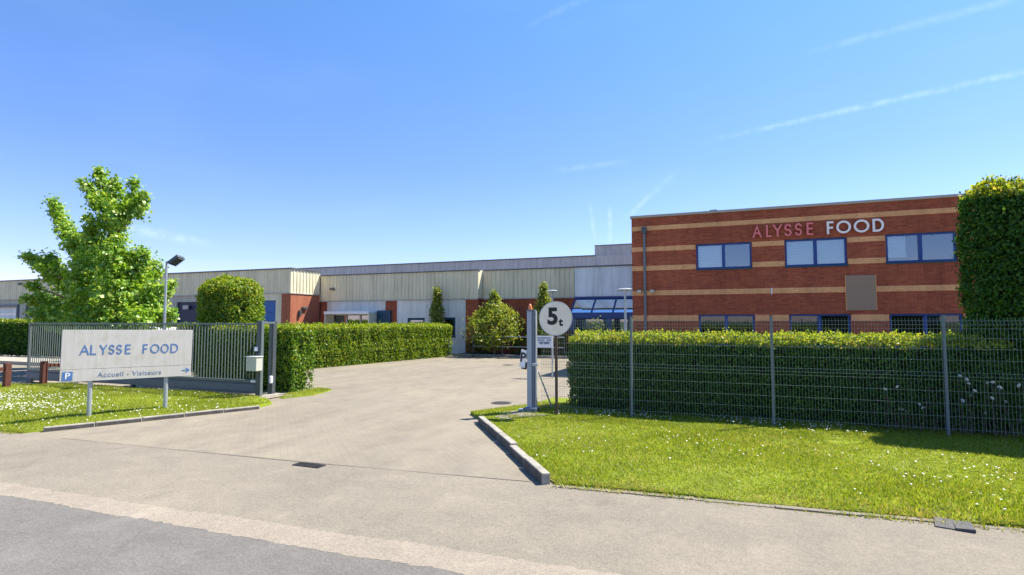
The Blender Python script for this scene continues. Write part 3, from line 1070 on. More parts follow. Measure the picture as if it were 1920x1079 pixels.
def window(parent, x0, x1, z0, z1, y, blinds, frame_mat='blueframe', fw=0.07, glass='glass'):
    """two-pane window; blinds = covered share of each pane"""
    n = len(blinds)
    fr = MB()
    d0, d1 = y + 0.045, y + 0.115
    fr.box(x0, x1, d0, d1, z0, z0 + fw); fr.box(x0, x1, d0, d1, z1 - fw, z1)
    fr.box(x0, x0 + fw, d0, d1, z0 + fw, z1 - fw); fr.box(x1 - fw, x1, d0, d1, z0 + fw, z1 - fw)
    W = (x1 - x0) / n
    for i in range(1, n):
        xm = x0 + W * i
        fr.box(xm - fw * 0.85, xm + fw * 0.85, d0 - 0.012, d1, z0 + fw, z1 - fw)
    f = fr.part('window', M[frame_mat], parent, 0.006)
    sl = MB(); sl.box(x0 - 0.03, x1 + 0.03, y - 0.05, y + 0.044, z0 - 0.05, z0 + 0.004)
    sl.part('sill', M['tealdark'], f, 0.006)
    for i, bshare in enumerate(blinds):
        a = x0 + W * i + (fw if i == 0 else fw * 0.85)
        b = x0 + W * (i + 1) - (fw if i == n - 1 else fw * 0.85)
        pn = MB(); pn.box(a, b, y + 0.078, y + 0.086, z0 + fw, z1 - fw)
        pn.part('pane', M[glass], f)
        if bshare[0] > 0:
            bl = MB()
            zt, zb = z1 - fw, z1 - fw - (z1 - z0 - 2 * fw) * bshare[0]
            xa, xb = a, a + (b - a) * bshare[1]
            nb = max(2, int((zt - zb) / 0.06))
            for q in range(nb):
                za = zb + (zt - zb) * q / nb
                zc = zb + (zt - zb) * (q + 1) / nb
                bl.quad((xa, y + 0.15, za), (xb, y + 0.15, za), (xb, y + 0.158, zc - 0.004), (xa, y + 0.158, zc - 0.004))
            bl.part('blind', M['blind'], f)
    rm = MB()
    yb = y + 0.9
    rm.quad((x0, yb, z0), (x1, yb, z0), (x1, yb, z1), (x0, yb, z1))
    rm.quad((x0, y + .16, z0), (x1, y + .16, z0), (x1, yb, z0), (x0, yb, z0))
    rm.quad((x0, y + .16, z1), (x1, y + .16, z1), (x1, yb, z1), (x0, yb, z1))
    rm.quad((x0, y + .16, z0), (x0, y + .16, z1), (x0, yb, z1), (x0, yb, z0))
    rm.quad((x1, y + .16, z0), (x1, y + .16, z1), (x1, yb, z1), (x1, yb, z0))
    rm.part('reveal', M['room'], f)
    return f


# ---- red brick office
OY = 23.6
office = thing('brick_office', (4.0, OY, 0), 'red brick two-storey office with sand coloured brick bands and blue framed windows', 'building')
W1, W2, W3 = (-1.36, 0.69, 4.19, 5.20), (1.86, 3.92, 4.18, 5.21), (5.14, 7.23, 4.20, 5.23)
G1, G2, G3 = (-1.31, 0.74, 1.15, 2.37), (1.95, 3.96, 1.15, 2.37), (5.17, 7.30, 1.15, 2.37)
OX0, OX1 = -3.93, 14.0
wm = MB()
wall_front(wm, OX0, OX1, -0.1, 6.42, OY, [W1, W2, W3, G1, G2, G3])
wm.quad((OX0, OY, -.1), (OX0, OY + 11, -.1), (OX0, OY + 11, 6.42), (OX0, OY, 6.42))
wm.quad((OX1, OY, -.1), (OX1, OY + 11, -.1), (OX1, OY + 11, 6.42), (OX1, OY, 6.42))
wm.quad((OX0, OY + 11, -.1), (OX1, OY + 11, -.1), (OX1, OY + 11, 6.42), (OX0, OY + 11, 6.42))
wm.part('wall', M['brick'], office)
rf = MB(); rf.box(OX0 + .1, OX1 - .1, OY + .1, OY + 10.9, 6.20, 6.30); rf.part('roof', M['roof'], office)
cp = MB(); cp.box(OX0 - .05, OX1 + .05, OY - .06, OY + .30, 6.42, 6.52); cp.box(OX0 - .05, OX0 + .25, OY + .30, OY + 11, 6.42, 6.52)
cp.part('coping', M['capstone'], office, 0.01)
for z0, z1, ops in ((5.88, 6.06, []), (5.00, 5.19, [W1, W2, W3]), (4.20, 4.40, [W1, W2, W3]), (3.17, 3.37, []), (2.12, 2.35, [G1, G2, G3])):
    xs = [OX0 - 0.004]
    for w_ in ops: xs += [w_[0] - .02, w_[1] + .02]
    xs.append(OX1)
    for a, b in zip(xs[::2], xs[1::2]):
        bb = MB(); bb.box(a, b, OY - 0.012, OY + 0.05, z0, z1)
        bb.part('brick_band', M['band'], office, 0.003)
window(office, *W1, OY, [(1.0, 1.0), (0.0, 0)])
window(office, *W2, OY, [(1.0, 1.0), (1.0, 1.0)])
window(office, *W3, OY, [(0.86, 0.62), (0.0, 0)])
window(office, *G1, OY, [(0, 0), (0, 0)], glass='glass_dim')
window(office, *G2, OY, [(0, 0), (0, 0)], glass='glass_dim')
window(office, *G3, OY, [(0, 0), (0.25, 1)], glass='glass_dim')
dp = MB()
dp.tube([(-3.40, OY - .075, 0), (-3.40, OY - .075, 5.75)], 0.05, 10)
for z in (1.2, 2.9, 4.6): dp.box(-3.47, -3.33, OY - .12, OY, z, z + .04)
pipe = dp.part('downpipe', M['fencepost'], office)
hp = MB(); hp.box(-3.50, -3.30, OY - .17, OY - .002, 5.75, 6.02); hp.part('hopper', M['gatedark'], pipe, 0.02)
for x in (-3.62, -3.10):
    lm = MB()
    lm.box(x - .07, x + .07, OY - .20, OY - .05, 3.27, 3.40); lm.box(x - .02, x + .02, OY - .06, OY - .013, 3.30, 3.36)
    lm.part('wall_lamp', M['box'], office, 0.012)
lm = MB(); lm.box(1.34, 1.38, OY - .06, OY - .013, 3.14, 3.38); lm.part('wall_bracket', M['whitepaint'], office)
vt = MB(); vt.tube([(-0.72, 25.2, 6.28), (-0.72, 25.2, 6.72)], 0.09, 12); vt.box(-0.87, -0.57, 25.06, 25.34, 6.74, 6.84)
for dx in (-.1, .1): vt.box(-0.72 + dx - .012, -0.72 + dx + .012, 25.18, 25.22, 6.70, 6.75)
vt.part('roof_vent', M['coping'], office)
# lettering on the office
sg = thing('wall_lettering', (2.9, OY, 5.3), 'large raised wall letters reading ALYSSE in faded red and FOOD in white', 'sign')
LT = [('A', .74, 1.06, 'redletter'), ('L', 1.22, 1.41, 'redletter'), ('Y', 1.46, 1.78, 'redletter'), ('S', 1.85, 2.11, 'redletter'), ('S', 2.21, 2.46, 'redletter'), ('E', 2.61, 2.83, 'redletter'),
      ('F', 3.28, 3.50, 'whiteletter'), ('O', 3.59, 4.06, 'whiteletter'), ('O', 4.15, 4.64, 'whiteletter'), ('D', 4.74, 5.09, 'whiteletter')]
for ch, a, b, mk in LT:
    tt = 0.072 if mk == 'whiteletter' else 0.066
    mb = stroke_mb(GLYPH[ch], b - a - tt, 0.47 - tt, tt, 0.07, lambda u, v, d, a=a, tt=tt: (a + tt / 2 + u, OY - 0.035 - d, 5.335 + tt / 2 + v))
    mb.part('letter', M[mk], sg)
    o = sg.children[-1] if sg.children else None
pl = thing('logo_blank', (4.3, OY, 2.5), 'taupe panel standing for a blurred-out logo on the brick wall below the white letters', 'board')  # flat panel in place of a logo that is blurred out
s = MB(); s.box(3.84, 4.77, OY - .045, OY - .016, 2.50, 3.78); s.part('panel', M['plate'], pl, 0.004)
s = MB()
for (a, b, c, d) in ((3.815, 3.838, 2.5, 3.78), (4.772, 4.795, 2.5, 3.78)):
    s.box(a, b, OY - .05, OY - .013, c, d)
s.part('logo_blank_edge', M['band'], pl)


# ---- ribbed cladding pieces shared between facades
def rib_mesh(w, h, nr=3, d=0.035, name='cladding_panel', mat='beige'):
    mb = MB()
    p = w / nr
    prof = []
    for i in range(nr):
        x = i * p
        prof += [(x + 0.004 if i == 0 else x, 0), (x + p * .62, 0), (x + p * .70, -d), (x + p * .92, -d)]
    prof += [(w - 0.004, 0)]
    for (a, ya), (b, yb) in zip(prof, prof[1:]):
        mb.quad((a, ya, 0), (b, yb, 0), (b, yb, h), (a, ya, h))
    mb.quad((0.004, 0, 0), (0.004, 0.03, 0), (0.004, 0.03, h), (0.004, 0, h))
    mb.quad((w - .004, 0, 0), (w - .004, 0, h), (w - .004, 0.03, h), (w - .004, 0.03, 0))
    return mb.mesh(name, M[mat])


def clad_front(parent, x0, x1, z0, z1, y, mat='beige', w=1.2, nr=4):
    n = max(1, round((x1 - x0) / w))
    w = (x1 - x0) / n
    me = rib_mesh(w, z1 - z0, nr, mat=mat)
    b = base_of(parent)
    for i in range(n):
        link('cladding_panel', me, parent, (x0 + i * w - b.x, y - b.y + random.uniform(-.003, .003), z0 - b.z))


def clad_side(parent, x, y0, y1, z0, z1, mat='beige', w=1.0, nr=3):
    """cladding facing +X"""
    n = max(1, round((y1 - y0) / w))
    w = (y1 - y0) / n
    me = rib_mesh(w, z1 - z0, nr, mat=mat)
    b = base_of(parent)
    for i in range(n):
        o = link('cladding_panel', me, parent, (x - b.x, y0 + i * w - b.y, z0 - b.z))
        o.rotation_euler = (0, 0, R(90))


# ---- long left wing
LY, LX = 30.0, -28.15
wing = thing('factory_wing', (-45, LY, 0), 'long low factory wing with beige ribbed cladding and brick corner, behind the maple', 'building')
s = MB(); s.box(-95, LX - .05, LY + .05, LY + 22, 5.3, 5.4); s.part('roof', M['roof'], wing)
clad_front(wing, -95, LX, 4.07, 5.70, LY)
clad_side(wing, LX, LY, 32.86, 4.07, 5.70)
s = MB(); s.box(-95, LX + .09, LY - .09, LY + .25, 5.70, 5.78); s.box(LX - .2, LX + .09, LY + .25, 33.0, 5.70, 5.78); s.part('coping', M['coping'], wing)
s = MB(); s.box(-95, LX + .05, LY - .05, LY + .1, 4.00, 4.07); s.box(LX - .1, LX + .05, LY + .1, 32.86, 4.00, 4.07); s.part('drip_trim', M['greybeige'], wing)
lw = MB()
wall_front(lw, -95, -31.2, -.1, 4.0, LY + .06, [(-39.2, -36.4, 0, 3.55), (-62.6, -59.0, 0, 3.3), (-57.5, -53.5, 0, 3.3), (-50.5, -46.5, 0, 3.3)], 0.2)
lw.part('wall', M['greybeige'], wing)
s = MB(); wall_front(s, -31.2, -28.95, -.1, 4.0, LY + .03, [(-30.82, -29.48, 0.02, 3.56)], 0.2); s.part('door_surround', M['cream'], wing)
s = MB(); s.box(-30.82, -29.48, LY + .17, LY + .22, 0.02, 3.56); dr = s.part('door', M['bluedoor'], wing)
s = MB()
for z in (0.9, 1.8, 2.7): s.box(-30.80, -29.50, LY + .155, LY + .169, z, z + .03)
s.part('door_rib', M['blueframe'], dr)
s = MB(); s.box(-39.2, -36.4, LY + .19, LY + .26, 0.0, 3.55); dk = s.part('dock_door', M['navy'], wing)
s = MB()
s.box(-39.3, -36.3, LY - .15, LY + .05, 1.9, 1.97); s.box(-38.4, -37.9, LY - .05, LY + .06, 3.0, 3.3)
s.part('dock_canopy', M['greyclad'], dk)
for (a, b) in ((-62.6, -59.0), (-57.5, -53.5), (-50.5, -46.5)):
    s = MB()
    n = 6
    for q in range(n): s.box(a, b, LY + .19 + .0, LY + .24, 3.3 * q / n + .008, 3.3 * (q + 1) / n - .008)
    dd = s.part('loading_door', M['whitepanel'], wing)
    s = MB(); s.box(a - .18, a - .004, LY - .08, LY + .05, 0, 3.42); s.box(b + .004, b + .18, LY - .08, LY + .05, 0, 3.42); s.box(a - .18, b + .18, LY - .08, LY + .05, 3.424, 3.6)
    s.part('door_frame', M['gatebeam'], dd)
s = MB()
s.quad((-28.95, LY, -.1), (LX, LY, -.1), (LX, LY, 4.0), (-28.95, LY, 4.0))
s.quad((LX, LY, -.1), (LX, 32.9, -.1), (LX, 32.9, 4.0), (LX, LY, 4.0))
s.quad((-28.95, LY, -.1), (-28.95, LY, 4.0), (-28.95, LY + .1, 4.0), (-28.95, LY + .1, -.1))
s.part('brick_pier', M['brick2'], wing)
for (y, z, w_, h_) in ((31.05, 2.95, .5, .16), (30.75, 2.45, .18, .42)):
    q = MB(); q.box(LX + .002, LX + .16, y, y + w_, z, z + h_); q.part('wall_lamp', M['gatedark'], wing, 0.02)
for (x, z) in ((-34.2, 5.25), (-58.8, 5.3)):
    q = MB(); q.box(x, x + .3, LY - .18, LY - .04, z, z + .2); q.part('floodlight', M['coping'], wing, 0.02)

# ---- central hall
BY, CY = 32.9, 33.6
hall = thing('factory_hall', (-16, BY, 0), 'central factory hall with beige ribbed cladding over brick and pale panels, behind the yard', 'building')
X0, X1, X2 = -28.10, -15.40, -9.15
clad_front(hall, X0, X1, 3.60, 5.40, BY)
clad_front(hall, X1 + .04, X2, 3.62, 5.42, CY)
s = MB(); s.box(X1 - .02, X1 + .035, BY - .04, CY - .04, 3.60, 5.44); s.part('return_panel', M['cream'], hall)
s = MB(); s.box(X0, X1 + .08, BY - .08, BY + .25, 5.40, 5.47); s.box(X1 + .08, X2 + .02, CY - .08, CY + .25, 5.42, 5.49); s.box(X2 + .02, -3.95, CY - .14, CY + .25, 5.42, 5.50)
s.part('coping', M['coping'], hall)
s = MB(); s.box(X0, X1, BY - .05, BY + .1, 3.52, 3.60); s.box(X1 + .04, X2, CY - .05, CY + .1, 3.54, 3.62); s.part('drip_trim', M['greybeige'], hall)
s = MB(); s.box(X0, -3.95, CY + .3, 48, 5.1, 5.2); s.part('roof', M['roof'], hall)
for a, b in ((X0, -27.5), (-22.5, -21.55)):
    s = MB(); s.box(a, b, BY + .06, BY + .3, -.1, 3.52); s.part('brick_pier', M['brick'], hall)
s = MB()
s.quad((-16.3, BY + .06, -.1), (X1, BY + .06, -.1), (X1, BY + .06, 3.56), (-16.3, BY + .06, 3.56))
s.quad((X1, CY + .06, -.1), (X2, CY + .06, -.1), (X2, CY + .06, 3.56), (X1, CY + .06, 3.56))
s.quad((X1, BY + .06, -.1), (X1, CY + .06, -.1), (X1, CY + .06, 3.56), (X1, BY + .06, 3.56))
s.part('wall', M['brick'], hall)
OPB = [(-27.0, -23.4, 0.9, 2.6), (-20.7, -19.35, 1.2, 2.34), (-18.15, -17.05, 1.1, 2.36)]
s = MB(); wall_front(s, -27.5, -22.5, -.1, 3.54, BY + .04, [OPB[0]], .2); s.part('pale_panel', M['palewall'], hall)
s = MB(); wall_front(s, -21.55, -16.3, -.1, 3.54, BY + .04, OPB[1:], .2); s.part('pale_panel', M['palewall'], hall)
for z in (1.2, 2.4):
    q = MB(); q.box(-21.55, -16.3, BY + .028, BY + .039, z - .012, z + .012)
for op, bl in ((OPB[1], [(0.7, .9)]), (OPB[2], [(0, 0)])):
    window(hall, *op, BY + .04, bl, 'tealdark', 0.16)
window(hall, *OPB[0], BY + .04, [(0, 0), (0, 0), (0, 0)], 'greyclad', 0.08)
aw = MB()
aw.box(-26.9, -23.2, BY - .9, BY + .0, 2.66, 2.78); aw.box(-26.95, -23.15, BY - .98, BY - .905, 2.60, 2.80)
awn = aw.part('entrance_canopy', M['whitepaint'], hall, 0.01)
for a in (-23.25, -26.95):
    q = MB(); q.box(a, a + .1, BY - .9, BY, 1.6, 2.655); q.part('canopy_side', M['cream'], awn)
q = MB(); q.box(-23.1, -22.0, BY - .10, BY + .03, 1.75, 2.85); q.part('dark_hatch', M['tealdark'], hall)
q = MB(); q.box(-27.75, -26.75 - .02, BY - 1.2, BY - .9, .6, 2.2)
# white smooth fascia and blue glazed entrance
q = MB()
for i in range(3):
    a = X2 + .03 + i * (5.2 / 3)
    q2 = MB(); q2.box(a + .005, a + 5.2 / 3 - .005, CY - .06, CY + .1, 3.62, 5.42); q2.part('fascia_panel', M['whitepanel'], hall, 0.004)
gl = MB()
n = 4
xs = [X2 + .1 + i * (5.05 / n) for i in range(n + 1)]
for i in range(n):
    m_ = MB()
    a, b = xs[i] + .05, xs[i + 1] - .05
    m_.quad((a, CY - .06, 3.50), (b, CY - .06, 3.50), (b, CY - 1.25, 2.62), (a, CY - 1.25, 2.62))
    m_.part('canopy_pane', M['blueglass'], hall)
m_ = MB()
for x in xs:
    d = Vector((0, -1.19, -.88))
    m_.tube([(x, CY - .06, 3.52), (x, CY - 1.27, 2.62)], 0.055, 4)
m_.box(X2 + .05, -3.95, CY - 1.42, CY - 1.26, 2.28, 2.62)
m_.box(X2 + .05, -3.95, CY - .12, CY - .0, 3.50, 3.60)
m_.part('canopy_frame', M['blueframe'], hall)
for x in (X2 + .25, X2 + 2.4, X2 + 4.6):
    m_ = MB(); m_.box(x - .16, x + .16, CY - 1.4, CY - 1.2, 0, 2.275); m_.part('canopy_post', M['blueframe'], hall)
m_ = MB(); m_.quad((X2, CY + .06, -.1), (-3.9, CY + .06, -.1), (-3.9, CY + .06, 3.6), (X2, CY + .06, 3.6)); m_.part('entrance_wall', M['navy'], hall)
window(hall, X2 + .4, X2 + 4.8, 1.0, 2.3, CY - .12, [(0.5, 1), (0, 0), (0.6, 1)], 'blueframe', 0.08)
for (x, z) in ((-27.15, 4.35), (-14.9, 3.1)):
    q = MB(); q.box(x, x + .35, BY - .2, BY - .05, z, z + .16); q.part('floodlight', M['coping'], hall, 0.02)

back = thing('rear_hall', (-25, 45, 0), 'taller grey ribbed hall rising behind the beige factory roof', 'building')
clad_front(back, -62, -10.4, 4.6, 7.45, 45, 'greyclad', 1.5, 4)
s = MB(); s.box(-62, -10.4, 44.9, 45.2, 7.45, 7.53); s.part('coping', M['coping'], back)
s = MB(); s.box(-62, 12, 45.05, 70, 7.2, 7.3); s.part('roof', M['roof'], back)
s = MB(); s.box(-62, 12, 45.1, 45.3, -.1, 4.6); s.part('wall', M['greyclad'], back)
clad_front(back, -10.4, 12, 4.6, 7.45, 45, 'greyclad', 1.5, 4)
for (a, b) in ((-14.6, -13.6), (-12.2, -11.2)):
    q = MB(); q.box(a, b, 46, 47, 7.3, 7.62); q.part('roof_unit', M['coping'], back, 0.05)
top = thing('plant_room', (-2, 47.5, 7.3), 'flat grey clad plant room standing on the hall roof beside the brick office', 'roof structure')
clad_front(top, -11.1, 10.9, 7.3, 8.62, 47.5, 'greyclad', 1.6, 4)
s = MB(); s.box(-11.1, 10.9, 47.42, 47.6, 8.62, 8.68); s.box(-11.1, -11.0, 47.6, 55, 7.3, 8.68); s.part('coping', M['coping'], top)
s = MB(); s.box(-11.0, 10.9, 47.6, 55, 8.3, 8.4); s.part('roof', M['roof'], top)

print('buildings done')
# ================================================================== HEDGES AND TREES
H2 = [M['leaf_dark'], M['leaf_young']]
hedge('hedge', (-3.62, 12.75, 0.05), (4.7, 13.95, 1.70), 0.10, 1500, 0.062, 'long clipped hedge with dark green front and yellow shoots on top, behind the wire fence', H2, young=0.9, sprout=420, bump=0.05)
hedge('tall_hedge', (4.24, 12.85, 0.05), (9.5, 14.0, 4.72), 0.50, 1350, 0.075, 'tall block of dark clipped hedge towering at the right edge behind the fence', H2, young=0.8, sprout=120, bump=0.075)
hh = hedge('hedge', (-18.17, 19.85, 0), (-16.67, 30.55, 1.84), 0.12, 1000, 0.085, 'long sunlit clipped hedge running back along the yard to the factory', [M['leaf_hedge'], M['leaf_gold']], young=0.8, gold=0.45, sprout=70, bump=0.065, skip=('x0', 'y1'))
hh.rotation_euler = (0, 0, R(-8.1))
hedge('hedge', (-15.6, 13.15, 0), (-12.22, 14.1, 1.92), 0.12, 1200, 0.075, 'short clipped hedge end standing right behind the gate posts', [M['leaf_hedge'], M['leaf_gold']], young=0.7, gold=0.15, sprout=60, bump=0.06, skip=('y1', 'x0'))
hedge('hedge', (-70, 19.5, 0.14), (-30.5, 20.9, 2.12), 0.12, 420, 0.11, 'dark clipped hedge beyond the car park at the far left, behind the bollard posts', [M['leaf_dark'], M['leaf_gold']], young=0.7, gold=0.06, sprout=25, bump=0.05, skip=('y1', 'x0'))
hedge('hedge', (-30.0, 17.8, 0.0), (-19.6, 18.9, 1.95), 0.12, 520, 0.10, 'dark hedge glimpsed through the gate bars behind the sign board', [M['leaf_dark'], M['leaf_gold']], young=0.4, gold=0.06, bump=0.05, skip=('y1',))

# clipped column
def column(cx, cy, r, ztop, dens, size):
    t = thing('topiary', (cx, cy, 0), 'domed clipped golden green hedge column standing behind the gate', 'topiary')
    k = int(2 * math.pi * r * ztop * dens)
    a = rng.uniform(0, 2 * np.pi, k)
    z = rng.uniform(0, 1, k)
    hs = ztop - 0.55
    zz = z * ztop
    rr = np.where(zz < hs, r, r * np.sqrt(np.clip(1 - ((zz - hs) / (ztop - hs)) ** 2.2, 0, 1)))
    P = np.stack([np.cos(a) * rr, np.sin(a) * rr, zz], 1)
    kd = int(math.pi * r * r * dens * 0.9)
    a2, q = rng.uniform(0, 2 * np.pi, kd), r * 0.92 * np.sqrt(rng.uniform(0, 1, kd))
    P2 = np.stack([np.cos(a2) * q, np.sin(a2) * q, hs + (ztop - hs) * np.sqrt(np.clip(1 - (q / r) ** 2, 0, 1)) ** 0.9], 1)
    P = np.vstack([P, P2])
    N = P.copy(); N[:, 2] = np.clip((P[:, 2] - hs) / (ztop - hs), 0, 1) * r * 1.3
    N /= np.linalg.norm(N, axis=1)[:, None] + 1e-6
    P = P + N * (lump(P, 2.6, 2.2) * 0.06 + lump(P, 6.5, 1.0) * 0.05 + rng.normal(0, .045, len(P)))[:, None]
    mi = (rng.uniform(0, 1, len(P)) < np.clip(0.35 + (P[:, 2] - 2.2) * 0.4, 0.3, 0.9)).astype(int)
    link('foliage', leaf_mesh('foliage', P, N, size, [M['leaf_hedge'], M['leaf_gold']], mi), t)
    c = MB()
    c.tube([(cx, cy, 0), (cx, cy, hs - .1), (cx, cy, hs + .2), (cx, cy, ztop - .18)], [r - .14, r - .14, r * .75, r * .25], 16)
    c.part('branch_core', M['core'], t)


column(-16.05, 14.35, 0.94, 3.55, 1300, 0.085)


def limb_tube(mb, a, b, r0, r1, bend=0.1, n=5):
    a, b = Vector(a), Vector(b)
    pts, rs = [], []
    off = Vector((random.uniform(-1, 1), random.uniform(-1, 1), 0.3)) * (b - a).length * bend
    for i in range(n + 1):
        f = i / n
        pts.append(a.lerp(b, f) + off * math.sin(math.pi * f) * 0.6)
        rs.append(r0 + (r1 - r0) * f)
    mb.tube(pts, rs, 7)


# young maple behind the gate: plumes given as (foot, tip, radius at foot, radius at tip)
PLUMES = [
    ((-24.90, 15.70, 6.69), (-25.45, 15.70, 8.69), 0.37, 0.19),
    ((-24.52, 15.20, 6.79), (-25.64, 15.20, 8.03), 0.32, 0.19),
    ((-23.51, 15.10, 6.41), (-23.48, 15.10, 7.89), 0.34, 0.21),
    ((-24.13, 16.00, 6.78), (-23.64, 16.00, 8.07), 0.37, 0.17),
    ((-22.46, 15.30, 6.44), (-21.98, 15.30, 7.27), 0.30, 0.19),
    ((-23.32, 15.80, 6.98), (-22.79, 15.80, 6.94), 0.26, 0.21),
    ((-24.12, 15.50, 5.74), (-24.26, 15.50, 6.99), 0.60, 0.71),
    ((-22.74, 14.80, 5.98), (-22.68, 14.80, 6.62), 0.43, 0.52),
    ((-27.84, 15.80, 6.28), (-28.90, 15.80, 7.65), 0.39, 0.21),
    ((-26.55, 15.70, 5.15), (-27.83, 15.70, 6.46), 0.52, 0.37),
    ((-25.07, 15.30, 4.41), (-26.27, 15.30, 5.60), 0.60, 0.47),
    ((-24.01, 14.90, 4.77), (-24.76, 14.90, 6.40), 0.54, 0.24),
    ((-25.41, 15.90, 4.47), (-25.86, 15.90, 5.89), 0.54, 0.47),
    ((-26.80, 15.10, 3.95), (-29.21, 15.10, 5.06), 0.58, 0.19),
    ((-27.86, 16.10, 3.61), (-30.10, 16.10, 4.86), 0.64, 0.30),
    ((-27.82, 15.50, 4.57), (-28.23, 15.50, 5.02), 0.26, 0.21),
    ((-22.16, 14.90, 3.32), (-21.39, 14.90, 4.86), 0.86, 0.34),
    ((-23.71, 16.30, 3.08), (-22.64, 16.30, 4.41), 0.82, 0.43),
    ((-21.47, 15.10, 2.37), (-20.78, 15.10, 3.40), 0.69, 0.47),
    ((-21.75, 14.30, 2.36), (-22.17, 14.30, 5.20), 0.99, 0.56),
    ((-25.23, 16.70, 3.12), (-25.58, 16.70, 5.27), 0.90, 0.56),
    ((-23.18, 14.20, 2.16), (-23.92, 14.20, 4.48), 0.99, 0.60),
    ((-27.82, 16.80, 2.42), (-27.79, 16.80, 4.64), 0.99, 0.73),
    ((-24.51, 15.50, 3.06), (-24.60, 15.50, 4.41), 0.90, 0.86),
    ((-28.13, 16.10, 2.17), (-29.68, 16.10, 3.16), 0.69, 0.56),
    ((-24.99, 14.70, 2.06), (-27.48, 14.70, 2.39), 0.60, 0.39),
    ((-29.55, 15.70, 3.00), (-30.40, 15.70, 3.15), 0.26, 0.17),
    ((-28.32, 15.10, 3.57), (-28.90, 15.10, 3.70), 0.19, 0.13),
    ((-21.00, 15.10, 2.06), (-19.94, 15.10, 2.40), 0.56, 0.21),
    ((-21.56, 15.80, 3.03), (-20.92, 15.80, 3.66), 0.26, 0.11),
    ((-21.94, 14.30, 2.06), (-20.32, 14.30, 2.16), 0.82, 0.64),
    ((-23.31, 13.90, 2.06), (-21.47, 13.90, 1.96), 0.64, 0.64),
]
TX, TY = -24.45, 15.5
maple = thing('maple_tree', (TX, TY, 0), 'young leafy maple with upright plumes standing behind the gate and sign board', 'tree')
tk = MB()
tk.tube([(TX, TY, 0), (TX + .03, TY, .8), (TX - .02, TY + .03, 1.8), (TX + .05, TY, 3.2), (TX + .12, TY - .03, 5.0), (TX + .15, TY, 6.6), (TX + .1, TY, 8.2)], [.19, .15, .135, .115, .085, .055, .02], 10)
tk.part('trunk', M['bark'], maple, smooth=True)
lb = MB()
LP, LN, LS = [], [], []
for A, B, r0, r1 in PLUMES:
    A, B = Vector(A), Vector(B)
    zt = max(1.5, min(7.5, A.z - 0.25 * abs(A.x - TX) - .5))
    limb_tube(lb, (TX + .05, TY, zt), A, 0.05, 0.03)
    limb_tube(lb, A, B, 0.03, 0.008, 0.05)
    L = (B - A).length
    rm = (r0 + r1) / 2
    nc = int(22 + 34 * rm * (L + rm) * 3.4)
    for c in range(nc):
        f = random.random()
        r = r0 + (r1 - r0) * f
        d = Vector((random.gauss(0, 1), random.gauss(0, 1), random.gauss(0, 1))).normalized()
        q = A.lerp(B, f) + d * r * random.uniform(0.35, 0.95)
        cs = random.uniform(0.10, 0.24)
        dr = Vector((random.gauss(0, .5), random.gauss(0, .5), 0))
        for l in range(random.randint(8, 14)):
            e = Vector((random.gauss(0, 1), random.gauss(0, 1), random.gauss(0, .7))) * cs * .6
            LP.append((q.x + e.x, q.y + e.y, q.z + e.z))
            nn = (d * .7 + Vector((0, 0, .7)) + dr + e * 1.2)
            LN.append(tuple(nn.normalized()))
            LS.append(random.uniform(.09, .165))
LP = np.array(LP) - np.array([TX, TY, 0])
lb.part('limbs', M['bark'], maple)
link('crown', leaf_mesh('crown', LP, LN, LS, [M['leaf_maple']], None, 0.85, 0.45), maple)


def small_tree(name, x, y, label, trunk_h, shape, n, size, mat, group=None, cat='tree', bark='barkpale', stems=1):
    """shape(f) gives the crown radius at height share f; crown from trunk_h up"""
    t = thing(name, (x, y, 0), label, cat, group)
    H_, rad = shape
    tb = MB()
    P, N = [], []
    for sidx in range(stems):
        sx = x + (0 if stems == 1 else random.uniform(-.12, .12))
        tb.tube([(sx, y, 0), (sx + random.uniform(-.05, .05), y, trunk_h), (x + random.uniform(-.1, .1), y, H_ * .9)], [.06, .045, .01], 8)
    tb.part('trunk', M[bark], t)
    br = MB()
    for i in range(n):
        f = random.random() ** 0.9
        z = trunk_h + (H_ - trunk_h) * f
        r = rad(f)
        a = random.uniform(0, 2 * math.pi)
        rr = r * math.sqrt(random.random()) * random.uniform(.75, 1.15)
        q = Vector((x + math.cos(a) * rr, y + math.sin(a) * rr, z))
        if i % 5 == 0:
            br.tube([(x, y, max(trunk_h * .8, z - rr * .8)), tuple(q)], [.012, .004], 4)
        for l in range(random.randint(5, 9)):
            e = Vector((random.gauss(0, 1), random.gauss(0, 1), random.gauss(0, 1.2))) * .11
            P.append(tuple(q + e - Vector((x, y, 0))))
            N.append((math.cos(a) * .6 + e.x, math.sin(a) * .6 + e.y, .6))
    br.part('branches', M[bark], t)
    link('crown', leaf_mesh('crown', P, N, size, [mat], None, 0.42, 0.7), t)
    return t


bushr = lambda f: 1.75 * (0.62 + 0.5 * math.sin(math.pi * min(1, f * 1.25))) * (1 - f ** 3.5) * (0.45 if f > .8 else 1)
small_tree('bushy_tree', -13.5, 31.2, 'round bushy yellow-green tree on a short pale trunk before the factory bricks', 0.55, (3.7, bushr), 900, .19, M['leaf_bush'])
slim = lambda f: 0.95 * (1 - f) ** 1.1 * (0.8 + .3 * math.sin(f * 14)) + .06
small_tree('slender_tree', -18.0, 32.2, 'slender pointed young tree rising from the far end of the sunlit hedge', 1.0, (4.15, slim), 420, .17, M['leaf_bush'])
small_tree('slender_tree', -10.45, 31.5, 'slim young tree rising behind the round weight limit sign', 0.8, (4.2, lambda f: 1.1 * (1 - f) ** 1.1 + .08), 420, .17, M['leaf_bush'])

